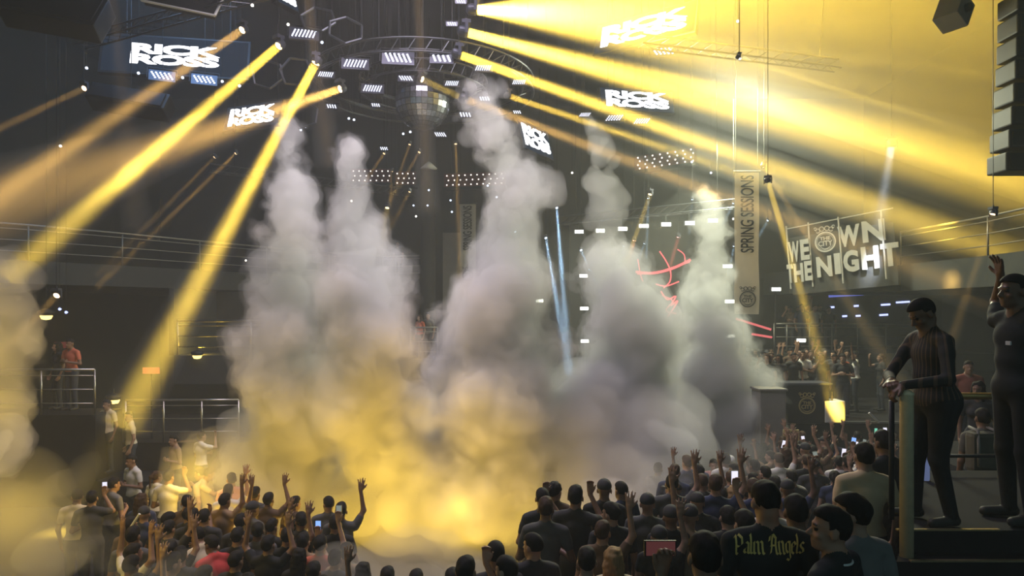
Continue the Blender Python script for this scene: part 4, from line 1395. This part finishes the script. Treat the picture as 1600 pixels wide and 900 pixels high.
_ph_body = MB().box((0, 0, 0), (.076, .010, .155)).mesh('phone_body'); _ph_body.materials.append(M_black)
_ph_cam = MB().box((.02, .008, .055), (.022, .006, .03)).mesh('phone_camera'); _ph_cam.materials.append(M_house)


def phone(loc, yaw, k, label, scale=1.0, roll=0.0):
    o = empty('phone', loc, label, 'phone', 'phones held up in the crowd', yaw)
    o.rotation_euler.y = roll
    o.scale = (scale,)*3
    link('case', _ph_body, o)
    link('camera_bump', _ph_cam, o)
    MB().box((0, -.0065, .002), (.068, .003, .140)).build('screen', M_ph[k], o)
    return o


HGT = {p: (1.66 if p.startswith('girl') else 1.75) for p in BODY}
TAKEN = []


def crowd(x, y, pose, style, top, label, yaw=0., hm=None, at=None, ph=None, phl='', phr=0., group='crowd on the dance floor', scale=1.0):
    loc = at or stand(x, y, HGT[pose]*scale, group == 'front row people')
    TAKEN.append((loc.x, loc.y))
    o = person(loc, yaw, pose, style, label, group, top, hm, scale)
    if ph is not None:
        side = 1 if 1 in BODY[pose][1] and pose != 'filming_left' else -1
        w = BODY[pose][1][side]
        p = Matrix.Rotation(yaw, 3, 'Z') @ Vector((w[0], w[1]+.035, w[2]+.13))
        phone(loc+p*scale, yaw, ph, phl, 1.0, phr)
    return o


C = crowd
C(1341, 771, 'still_turned', 'tall', GRY, 'man in a grey shirt behind the profile man, nose lit', .3, group='front row people', scale=.925)
C(1245, 778, 'still', 'short', BLK, 'dark head between the gothic lettering man and the profile man', -.1, group='front row people', scale=.95, at=Vector((1.877, 4.5, -1.25)))
C(1103, 830, 'filming_left', 'short', BLK, 'big dark head at the bottom edge, left hand gripping a phone beside the ear', 0, ph=4, phr=PI/2, phl='phone gripped beside the big dark head at the bottom edge', group='front row people', scale=.915)
C(1352, 690, 'still', 'short', (.66, .50, .31), 'tall man from behind in a cream shirt, left of the round post', -.15, hm=M_hair, group='front row people')
C(1387, 672, 'folded', 'tall', BLK, 'dark figure squeezed between cream shirt and round post', .2, group='front row people')
C(1095, 727, 'folded', 'short', BLK, 'man in a dark T-shirt standing high above the crowd, elbows bent', .5)
C(1147, 722, 'still', 'short', BLK, 'man in black from behind beside the one with bent elbows')
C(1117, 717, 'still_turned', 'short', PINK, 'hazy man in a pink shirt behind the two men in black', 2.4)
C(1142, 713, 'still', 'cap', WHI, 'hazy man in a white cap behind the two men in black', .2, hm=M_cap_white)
C(1176, 722, 'still', 'short', WHI, 'man in white with a green-lit phone at his ear', .8, ph=None)
C(1196, 730, 'still_turned', 'short', (.45, .42, .62), 'man in a lilac shirt right of the white shirt', -.3)
C(1178, 741, 'still', 'tall', BLK, 'tall dark hair just below the man in white')
C(1146, 760, 'girl_still', 'long', RED_, 'woman with blond hair and a red top in the middle of the right crowd', .1, hm=M_hair_blond)
C(1128, 762, 'filming', 'short', BLK, 'man filming with a blue-lit phone left of the red top', .1, ph=1, phl='blue-lit phone left of the blond woman in red')
C(1166, 757, 'still', 'short', DK, 'dark head right of the blond woman in red')
C(1049, 792, 'still', 'cap', BLK, 'man in a dark cap on the left end of the right crowd', -.1)
C(1074, 791, 'still_turned', 'cap', TAN, 'man in a tan shirt and dark cap looking right', -.9)
C(1138, 793, 'filming_high', 'short', BLK, 'dark man holding up the brightest white phone', 0, ph=0, phl='brightest white phone over the front right crowd')
C(1028, 724, 'waving', 'short', GRY, 'ghostly figure half lost in smoke left of the right crowd', -.5)
C(1165, 800, 'still', 'short', BLK, 'dark head in front of the brightest phone', .1)
C(1212, 745, 'still', 'short', DK, 'head beside the smoke at the right crowd edge', 0)
C(1240, 716, 'waving', 'short', BLK, 'man with one arm up next to the picture board', -.3)
C(1238, 735, 'girl_still', 'tail', WHI, 'woman with a ponytail in a white top before the stage', -.2, hm=M_hair_brown)
C(1278, 722, 'girl_filming', 'long', BLK, 'woman with long dark hair filming the stage', 0, ph=0, phl='phone of the long-haired woman filming the stage')
C(1310, 718, 'waving', 'short', BLK, 'dark man with a raised arm in the middle before the stage', -.2)
C(1205, 705, 'waving_left', 'short', TAN, 'person stretching an arm far left over the smoke edge', .5)
# bottom middle
C(841, 826, 'girl_filming', 'long', (.20, .17, .11), 'long-haired woman holding up a white phone at the smoke edge', .15, hm=M_hair_brown, ph=0, phl='lone white phone held against the yellow smoke')
C(871, 829, 'girl_waving', 'tail', BLK, 'woman with one arm stretched high against the smoke, wristband on', .1, hm=M_hair)
C(917, 858, 'still', 'short', PINK, 'close-cropped man at the bottom edge under the raised arm', -.1)
C(957, 822, 'waving', 'cap', DK, 'man in a dark cap with a hand up by the blond woman', .1)
C(960, 849, 'girl_still', 'long', CRM, 'woman with long blond hair at the bottom edge', 0, hm=M_hair_blond)
C(1001, 827, 'girl_still', 'long', BLK, 'woman with long dark hair and a black top with a light mark', -.1)
C(1030, 824, 'girl_waving', 'cap', BLK, 'person in a cap beside the long dark hair', -.3)
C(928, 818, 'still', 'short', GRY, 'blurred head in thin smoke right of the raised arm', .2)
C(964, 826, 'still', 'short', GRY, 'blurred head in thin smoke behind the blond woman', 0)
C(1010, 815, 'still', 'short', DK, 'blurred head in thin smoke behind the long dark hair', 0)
# bottom left middle
C(775, 848, 'still', 'fade', DK, 'shaved man standing out dark against the yellow smoke', .2)
C(727, 872, 'filming', 'short', BLK, 'head left of the shaved man, hand at face', -.2)
C(799, 873, 'folded', 'short', DK, 'head right of the shaved man with a raised elbow', .9)
C(706, 890, 'still', 'short', BLK, 'dark crown just showing at the bottom edge below the glow', 0)
C(568, 880, 'girl_still', 'long', BLK, 'woman with dark hair at the smoke edge, bottom left of the glow', .2)
C(523, 860, 'still', 'short', DK, 'round dark head in front of the orange shirt', -.1)
C(489, 880, 'still', 'short', BLK, 'big dark head at the bottom edge left of the round one', 0)
C(500, 838, 'filming_high', 'short', ORG, 'man in an orange shirt from behind holding up a phone', 0, ph=3, phl='grey-screened phone above the orange shirt')
C(448, 826, 'waving', 'short', BLK, 'dark man with an arm up beside the violet-edged phone', .2)
C(473, 834, 'filming', 'short', TAN, 'man behind the violet-edged phone', 0, ph=1, phl='phone with a glowing violet edge over the left crowd')
C(418, 838, 'both_up', 'short', BLK, 'dark figure with both hands up before the yellow flare', -.2)
C(402, 818, 'still', 'short', GRY, 'head before the yellow flare at the left', .3)
C(468, 858, 'girl_still', 'long', BLK, 'dark long hair between orange shirt and violet phone', .1)
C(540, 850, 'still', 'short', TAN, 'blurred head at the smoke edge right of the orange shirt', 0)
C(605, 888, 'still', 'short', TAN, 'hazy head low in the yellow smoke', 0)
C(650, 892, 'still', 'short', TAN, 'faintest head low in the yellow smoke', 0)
# left
C(350, 772, 'waving', 'short', TAN, 'man with an arm stretched to the right in the yellow haze', -.3)
C(375, 804, 'still', 'short', DK, 'dark head below the stretched arm', 0)
C(370, 826, 'still', 'short', DK, 'dark head right of the red shirt', 0)
C(325, 824, 'leaning', 'short', CRM, 'bent man in a cream shirt left of the red shirt', .9)
C(344, 838, 'leaning', 'short', RED_, 'bent man in a bright red shirt in the left crowd', .8)
C(281, 856, 'still', 'short', DK, 'dark head below the cream shirt, left crowd', .3)
C(230, 801, 'leaning', 'short', BLK, 'dark man bending beside the smoke bank, lower left', -.8)
C(262, 815, 'waving', 'short', DK, 'person with a single dark arm straight up, left crowd', -.1)
C(300, 796, 'still', 'short', DK, 'dim head in haze below the bright yellow pocket', 0)
C(318, 797, 'still', 'short', DK, 'second dim head in haze below the bright yellow pocket', .2)
C(118, 766, 'still_turned', 'fade', CRM, 'pale-shirted man from behind at the far left beside the phone light', .1)
C(143, 768, 'filming', 'short', DK, 'man with a shining phone light at the far left', .3, ph=0, phl='phone with a shining light at the far left')
C(173, 748, 'folded', 'short', GRY, 'man in a long grey shirt with a bent arm, far left', -.5)
C(302, 728, 'leaning', 'short', CRM, 'bent figure lit bright yellow in the left smoke pocket', -1.2)
C(330, 728, 'leaning', 'short', CRM, 'second figure lit bright yellow, bending the other way', 1.2)
C(362, 740, 'still', 'short', PINK, 'figure in a patterned shirt right of the bright yellow pocket', .6)
T = lambda x, d, z: Vector(((x-800)/F*d, d, z))
C(0, 0, 'folded', 'short', WHI, 'man in a white T-shirt standing apart with a red cup, left', 2.6, at=T(209, 13.4, -2.9), group='people on the left terraces')
C(0, 0, 'still', 'short', CRM, 'dark man in a pale shirt before the yellow glow lamp', 2.8, at=T(168, 16.4, -2.2), group='people on the left terraces')
C(0, 0, 'still_turned', 'short', CRM, 'pale-shirted man below the railing end, in the foot of the big beam', 2.2, at=T(205, 16.2, -2.45), group='people on the left terraces')
C(0, 0, 'filming', 'short', WHI, 'small person in white holding something up before the left railing', -.6, at=T(314, 16.0, -2.9), group='people on the left terraces')
C(0, 0, 'folded', 'short', TAN, 'person in tan with folded arms before the left railing', 2.4, at=T(275, 15.6, -2.9), group='people on the left terraces')
C(0, 0, 'girl_still', 'long', BLK, 'dark-haired woman behind the far left railing', 2.6, at=T(90, 16.9, -.75), group='people on the left terraces')
C(0, 0, 'folded', 'short', ORG, 'person in orange behind the far left railing', 2.9, at=T(112, 16.7, -.75), group='people on the left terraces')
for d_ in (0,):
    structure('floor', slab(-9.72, -8.4, 15.9, 17, -2.9, -2.3), M_floor)
C(0, 0, 'girl_still', 'long', ORG, 'red-haired person on the booth in the smoke gap', 2.6, at=T(656, 25.9, -.1), hm=M_hair_brown, group='people on the booth')
C(0, 0, 'still', 'short', GRY, 'person in grey on the booth in the smoke gap', 2.8, at=T(669, 26.1, -.1), group='people on the booth')
C(0, 0, 'still', 'short', DK, 'person on the upper balcony behind the second smoke column', 2.7, at=T(622, 30.6, 3.1), group='people on the booth')
# stage
C(0, 0, 'waving_left', 'short', WHI, 'man in a white shirt on stage reaching out to the left', 1.1, at=T(1337, 19.6, -1.22), group='people on the stage')
C(0, 0, 'girl_filming', 'tail', BLK, 'woman in a black dress on stage at the right', 1.5, at=T(1377, 19.9, -1.22), hm=M_hair_brown, group='people on the stage')
C(0, 0, 'filming', 'short', DK, 'man on stage beside the white shirt, arms bent', 2.2, at=T(1303, 19.9, -1.22), group='people on the stage')
C(0, 0, 'girl_still', 'long', ORG, 'woman in orange next to the white shirt on stage', 2.9, at=T(1316, 20.3, -1.22), group='people on the stage')
# right, behind the platform railing
C(0, 0, 'folded', 'short', WHI, 'person in white leaning forward, seen between post and striped guard', .6, at=T(1445, 7.6, -1.6), group='people behind the platform')
C(0, 0, 'still', 'short', (.10, .095, .08), 'person with a pale-strapped backpack behind the dark railing', -.2, at=T(1537, 8.0, -1.25), group='people behind the platform')
C(0, 0, 'girl_still', 'long', DK, 'long-haired person behind the gold railing bar', 2.6, at=T(1528, 9.6, -1.0), group='people behind the platform')
C(0, 0, 'still', 'short', (.22, .07, .05), 'person in orange far behind the gold railing bar', 2.8, at=T(1513, 12.5, -1.0), group='people behind the platform')
structure('floor', slab(4.3, 12, 7.0, 9.0, -2.9, -1.25), M_floor)
structure('floor', slab(4.3, 5.2, 7.35, 7.9, -2.9, -1.6), M_floor)
structure('floor', slab(7.6, 12, 9.0, 14, -2.9, -1.0), M_floor)
bp = empty('backpack', T(1537, 7.86, .02), 'dark backpack with pale straps on the back of the person behind the railing', 'backpack')
MB().box((0, 0, 0), (.34, .18, .46)).build('bag', surf('olive_bag', (.09, .085, .06), .8, var=.3, scale=9), bp, bevel=.05)
for sx in (-1, 1): MB().tube([(sx*.12, -.10, -.15), (sx*.13, -.11, .1), (sx*.10, -.05, .25), (sx*.10, .1, .27)], .018, 6).build('strap', M_panel, bp, smooth=True)
MB().box((0, -.10, -.08), (.24, .04, .18)).build('pocket', surf('olive_pocket', (.12, .11, .075), .8, var=.3, scale=9), bp, bevel=.015)
bt = empty('bottle', T(1446, 6.6, 0), 'tall bottle with blue light in it on the platform beside the post', 'bottle')
MB().lathe([(.035, 0), (.038, .02), (.038, .14), (.014, .2), (.014, .27)], 14).build('glass', emit('blue_lit_bottle', (.35, .45, .85), .25), bt, smooth=True)
MB().lathe([(.016, .265), (.016, .29)], 10).build('cap', M_black, bt)
o = tag(MB().tube([(0, 0, 0), (.16, 0, -.16)], .018, 8).build('light_stick', M_white), 'white stick held up over the crowd before the stage', 'stick')
o.location = P(1358, 645, 11)
o = tag(MB().tube([(0, 0, 0), (-.05, 0, -.36)], .016, 8).build('light_stick', M_white), 'short pale tube standing up at the lower left of the crowd', 'stick')
o.rotation_euler.y = .45; o.location = P(218, 803, 9)

# the many others: each one a person with a look and a place of their own
rc = random.Random(11)
TOPS = [('black', BLK), ('dark', DK), ('grey', (.09, .09, .09)), ('navy', NAVY), ('white', WHI), ('brown', (.11, .07, .045))]
DO = {'still': 'standing', 'still_turned': 'looking aside', 'waving': 'with right arm up', 'waving_left': 'with left arm up', 'both_up': 'with both arms up', 'filming': 'filming', 'filming_high': 'filming overhead', 'folded': 'with folded arms', 'girl_still': 'standing', 'girl_waving': 'girl waving', 'girl_filming': 'girl filming'}


def fill(n, xr, dr, z, group, where, poses, white=.1, yaw=0., phones=.15, gap=.42):
    got = []
    for _ in range(4000):
        if len(got) >= n: break
        d = rc.uniform(*dr); px = rc.uniform(*xr)
        x = (px-800)/F*d
        zz = z if z is not None else floor_z(x, d)
        if any((x-a)**2+(d-b)**2 < gap*gap for a, b in TAKEN): continue
        if z is None and any(abs(floor_z(x+i, d+j)-zz) > .01 for i in (-.25, .25) for j in (-.25, .25)): continue
        TAKEN.append((x, d))
        got.append((px, x, d, zz))
    got.sort()
    k = -(-len(got)//15)
    for i, (px, x, d, zz) in enumerate(got):
        pose = rc.choice(poses)
        girl = pose.startswith('girl')
        tn, tc = ('white', WHI) if rc.random() < white else rc.choice(TOPS[:4]+TOPS[5:])
        style = rc.choice(['long', 'tail']) if girl else rc.choice(['short', 'short', 'fade', 'tall', 'cap'])
        hat = {'cap': 'capped ', 'long': '', 'tail': 'ponytailed '}.get(style, '')
        lab = '%s%s in %s %s, %s from left %s' % (hat, 'woman' if girl else 'man', tn, DO[pose], NTH[i], where)
        o = person(Vector((x, d, zz)), yaw+rc.uniform(-.5, .5), pose, style, lab, group, tc, rc.choice([M_hair, M_hair, M_hair_brown]) if style != 'cap' else None, rc.uniform(.95, 1.05))
        if 'filming' in pose and rc.random() < phones*4:
            w = BODY[pose][1][1]
            p = Matrix.Rotation(o.rotation_euler.z, 3, 'Z') @ Vector((w[0], w[1]+.035, w[2]+.13))
            phone(Vector((x, d, zz))+p*o.scale.x, o.rotation_euler.z, rc.choice([0, 0, 1, 2, 3]), 'phone of the %s person from left %s' % (NTH[i], where), 1.0, rc.uniform(-.3, .3))


ARMS = ['waving', 'waving_left', 'both_up', 'filming', 'filming_high', 'girl_filming', 'girl_waving', 'still']
CALM = ['still', 'still_turned', 'girl_still', 'folded', 'still', 'filming', 'waving']
fill(34, (1215, 1405), (10.5, 16.2), None, 'crowd before the stage', 'in crowd before stage', ARMS, .3, -.2, .2)
fill(24, (1045, 1240), (7.2, 11.5), None, 'right crowd', 'in the right crowd', CALM, .1, 0, .05)
fill(10, (830, 1080), (6.0, 8.4), None, 'crowd at the bottom middle', 'at the bottom middle', CALM, .05, 0, .05)
fill(24, (190, 545), (7.0, 10.6), None, 'left crowd', 'in lower left crowd', CALM+['waving', 'both_up'], .1, -.1, .05)
fill(5, (225, 400), (10.8, 13.0), None, 'people in the left smoke', 'in the hazy left group', CALM, .3, 0, .0)
fill(26, (1165, 1330), (18.6, 22.0), -1.22, 'people on the stage', 'in the stage crowd', ARMS+['girl_still', 'folded'], .12, 2.8, .1)
fill(7, (1226, 1300), (24.5, 25.6), .2, 'people on the right balcony', 'on the lower right balcony', CALM, .3, 2.8, .0)
# ------------------------------------------------------------------ smoke
def puffs(path, d, rng, sat=11, depth=1.0, sr=(.14, .44)):
    """Spheres along a centre line given as (x, y, radius) in photograph pixels at distance d."""
    out = []
    for (x0, y0, r0), (x1, y1, r1) in zip(path, path[1:]):
        n = max(1, int(math.hypot(x1-x0, y1-y0)/(.5*min(r0, r1)+4)))
        for k in range(n):
            t = k/n
            r = (r0+(r1-r0)*t)
            x = x0+(x1-x0)*t+rng.normal(0, .10)*r
            y = y0+(y1-y0)*t
            c = P(x, y, d+rng.normal(0, .15)*depth); R = r*d/F
            out.append((*c, R*.86))
            for _ in range(sat):
                v = rng.normal(0, 1, 3); v /= np.linalg.norm(v); v[1] *= depth
                s = rng.uniform(*sr)
                out.append((*(np.array(c)+v*R*(1.02-s*.7)), R*s))
    return out


def smoke(name, balls, h, seed, amps, label, mats, floor=-2.88, grow=(0.0,), cat='smoke', group=None, ztop=(0, 4), fade=.22):
    """One cloud: a closed skin round the puffs, billowed by noise and filled with scattering fog; an inner skin holds the denser core."""
    rng = np.random.default_rng(seed)
    B = np.array(balls, np.float32)
    pad = .35+max(grow)
    lo = (B[:, :3]-B[:, 3:]).min(0)-pad
    hi = (B[:, :3]+B[:, 3:]).max(0)+pad
    lo[2] = max(lo[2], floor-3*h)
    shape = tuple(np.ceil((hi-lo)/h).astype(int)+1)
    f = np.full(shape, 9., np.float32)
    ax = [lo[i]+np.arange(shape[i], dtype=np.float32)*h for i in range(3)]
    for x, y, z, r in B:
        sl = []
        for i, c in enumerate((x, y, z)):
            a = max(0, int((c-r-.6-lo[i])/h)); b = min(shape[i], int((c+r+.6-lo[i])/h)+2)
            sl.append(slice(a, b))
        if any(s.stop <= s.start for s in sl): continue
        g = np.sqrt((ax[0][sl[0], None, None]-x)**2+(ax[1][None, sl[1], None]-y)**2+(ax[2][None, None, sl[2]]-z)**2)-r
        t = f[tuple(sl)]
        k = .12
        m = np.clip(.5+.5*(t-g)/k, 0, 1)
        f[tuple(sl)] = t*(1-m)+g*m-k*m*(1-m)
    for per, amp, billow in amps:
        n = lattice_noise(shape, h, per, rng)
        f -= (np.abs(n)*1.3-.48)*amp if billow else n*amp
    f = np.maximum(f, floor-ax[2][None, None, :])
    edge = np.ones(shape, bool); edge[1:-1, 1:-1, 1:-1] = False
    f[edge] = np.maximum(f[edge], h)
    root = None
    for gi, (g, m) in enumerate(zip(grow, mats)):
        v, q = surface_nets(f-(g if gi == 0 else g-fade*np.clip((ax[2][None, None, :]-ztop[0])/(ztop[1]-ztop[0]), 0, 1)).astype(np.float32) if gi and gi == len(grow)-1 else f-g, lo, h)
        me = mesh_np('smoke', v, q)
        if root is None:
            root = link(name, me, None, m)
            tag(root, label, cat, group, 'stuff')
        else:
            link('dense_core' if gi == len(grow)-1 else 'outer_smoke', me, root, m)
    return root


V_thin = volume('smoke_rim_fog', (.96, .95, .95), .9)
V_core = volume('smoke_core_fog', (.965, .955, .95), 2.2)
V_wisp = volume('smoke_wisp_fog', (.95, .94, .94), .6)
V_veil = volume('smoke_veil_fog', (.95, .94, .92), .2)
V_low = volume('low_smoke_fog', (.95, .94, .92), .55)
AMP = ((1.3, .16, 0), (.7, .16, 1), (.34, .12, 1), (.17, .10, 1), (.09, .055, 1))
rg = np.random.default_rng(5)
G2 = dict(grow=(.11, .02, -.14), group='tall smoke columns')
VV = (volume('smoke_edge_fog', (.96, .95, .95), .3), V_thin, V_core)
smoke('smoke_plume', puffs([(448, 200, 5), (455, 225, 14), (452, 260, 22), (448, 300, 32), (455, 345, 43), (455, 400, 54), (450, 455, 70), (446, 520, 76), (455, 600, 82), (455, 680, 86), (450, 760, 90), (460, 830, 92)], 13, rg),
      .042, 1, AMP, 'grey smoke column rising left of centre, the leftmost of the tall columns', VV, **G2)
smoke('smoke_plume', puffs([(549, 233, 3), (547, 262, 8), (549, 300, 17), (551, 335, 29), (550, 370, 43), (556, 410, 52), (562, 465, 78), (573, 530, 82), (573, 600, 84), (580, 700, 96), (600, 800, 105)], 12.5, rg),
      .042, 2, AMP, 'pointed grey smoke column with a thin tip, second from the left', VV, **G2)
smoke('smoke_plume', puffs([(752, 150, 18), (762, 185, 30), (776, 220, 36), (800, 265, 40), (806, 305, 48), (795, 350, 52), (782, 400, 62), (784, 455, 90), (785, 520, 102), (778, 580, 108), (768, 660, 116), (750, 740, 120), (740, 830, 110)], 13.5, rg),
      .042, 3, AMP, 'tallest grey smoke column, rising in the middle up to the ring of lights', VV, **G2)
smoke('smoke_plume', puffs([(950, 415, 28), (968, 450, 56), (985, 515, 80), (990, 600, 86), (980, 680, 96), (960, 760, 100), (930, 820, 85)], 15, rg),
      .05, 4, AMP, 'dark grey smoke column right of the middle, in front of the stage', VV, **G2)
smoke('smoke_plume', puffs([(1096, 304, 5), (1106, 325, 14), (1110, 355, 24), (1112, 390, 28), (1110, 430, 36), (1108, 470, 50), (1115, 520, 62), (1128, 580, 76), (1135, 650, 80), (1135, 720, 76)], 17.5, rg)+puffs([(1150, 520, 18), (1168, 545, 16), (1180, 600, 30), (1198, 660, 26)], 17.3, rg),
      .05, 5, AMP, 'pale cream smoke column nearest the hanging banner, the rightmost column', VV, **G2)
smoke('smoke_bank', puffs([(470, 690, 100), (560, 700, 90), (650, 690, 85), (740, 680, 90), (850, 650, 80), (900, 620, 60), (930, 690, 90), (1040, 700, 80), (1110, 700, 70)], 14.5, rg, depth=1.5)+puffs([(430, 800, 60), (560, 800, 90), (680, 800, 90), (820, 790, 80), (940, 780, 70), (1040, 760, 50)], 12.6, rg),
      .09, 6, ((1.6, .3, 1), (.8, .22, 1), (.4, .12, 1)), 'broad low bank of smoke joining the feet of all columns', (V_low, V_core), grow=(.08, -.3), ztop=(-2, 0), group='low smoke')
smoke('smoke_bank', puffs([(500, 880, 50), (600, 880, 70), (690, 880, 70), (780, 900, 60)], 9.4, rg, depth=1.5)+puffs([(540, 905, 50), (620, 900, 55), (700, 910, 50)], 8.2, rg, depth=1.3), .09, 16, ((1.4, .3, 1), (.7, .2, 1)), 'flat yellow smoke on the pit floor at the bottom edge of the photo', (V_low,), group='low smoke')
smoke('smoke_bank', puffs([(890, 420, 70), (960, 480, 100), (1040, 400, 80), (1100, 480, 90), (1000, 560, 90), (880, 540, 60)], 21.5, rg, sat=4), .15, 17, ((2, .4, 1), (1, .3, 1)), 'thin greenish stage haze behind the right columns', (volume('stage_haze_fog', (.95, .97, .92), .022),), group='low smoke')
# thin wisps
smoke('smoke_wisp', puffs([(735, 125, 12), (760, 118, 16), (778, 135, 14), (735, 155, 14), (722, 180, 12), (735, 225, 12)], 13.5, rg, sat=9)+puffs([(830, 265, 14), (850, 300, 16), (846, 335, 12)], 13.5, rg, sat=9), .05, 7, ((.7, .25, 1), (.3, .15, 1), (.15, .08, 1)), 'torn wisps at the very top of the tallest column', (V_wisp,), group='smoke wisps')
smoke('smoke_wisp', puffs([(912, 178, 6), (928, 205, 13), (940, 232, 20), (955, 250, 18), (968, 245, 8)], 15, rg, sat=9), .05, 8, ((.7, .22, 1), (.3, .14, 1), (.15, .08, 1)), 'separate pale wisp hanging in the yellow beams right of the ring', (V_wisp,), group='smoke wisps')
smoke('smoke_wisp', puffs([(935, 285, 24), (945, 320, 30), (925, 350, 26), (950, 380, 34), (930, 420, 34), (900, 440, 24)], 15, rg, sat=9), .055, 9, ((.8, .25, 1), (.4, .18, 1), (.2, .1, 1)), 'see-through wisp above the dark column in front of the blinders', (V_wisp,), group='smoke wisps')
# left edge billow, lower left veil, pockets among the left crowd
smoke('smoke_plume', puffs([(-20, 440, 40), (0, 500, 48), (-8, 570, 50), (5, 640, 42), (-10, 700, 46), (20, 660, 22)], 9, rg), .05, 10, AMP, 'yellow smoke billow at the left edge of the photo', (V_low, V_core), grow=(.08, -.25), group='smoke at the left')
smoke('smoke_bank', puffs([(-40, 790, 90), (40, 830, 90), (110, 860, 80), (180, 880, 60), (60, 740, 40), (30, 880, 100), (250, 905, 50), (330, 915, 45)], 6.6, rg), .06, 11, ((1.4, .55, 0), (.7, .35, 0), (.35, .2, 1), (.18, .1, 1)), 'soft dull yellow smoke filling the lower left corner', (volume('corner_smoke_fog', (.95, .93, .88), .24),), group='smoke at the left')
smoke('smoke_bank', puffs([(300, 725, 50), (350, 740, 60), (270, 760, 50), (330, 800, 60), (400, 790, 60), (240, 740, 30)], 11.6, rg, depth=1.6), .07, 12, ((1.2, .3, 1), (.6, .22, 1), (.3, .1, 1)), 'bright yellow smoke pocket among the left crowd', (V_veil,), group='smoke at the left')
smoke('smoke_bank', puffs([(1040, 745, 40), (1090, 740, 45), (1130, 735, 40), (1190, 720, 30), (980, 800, 60), (900, 830, 60), (1000, 840, 40)], 11, rg, depth=1.4), .07, 13, ((1.2, .3, 1), (.6, .2, 1)), 'thin smoke drifting round the heads of the right crowd', (V_veil,), group='low smoke')
# the thin haze that fills the whole hall
hz = slab(-16.9, 16.9, -2.5, 32.9, -2.85, 11.9).build('haze', volume('hall_haze', (.95, .97, .97), .005))
tag(hz, 'thin haze filling the whole hall', 'haze', None, 'stuff')
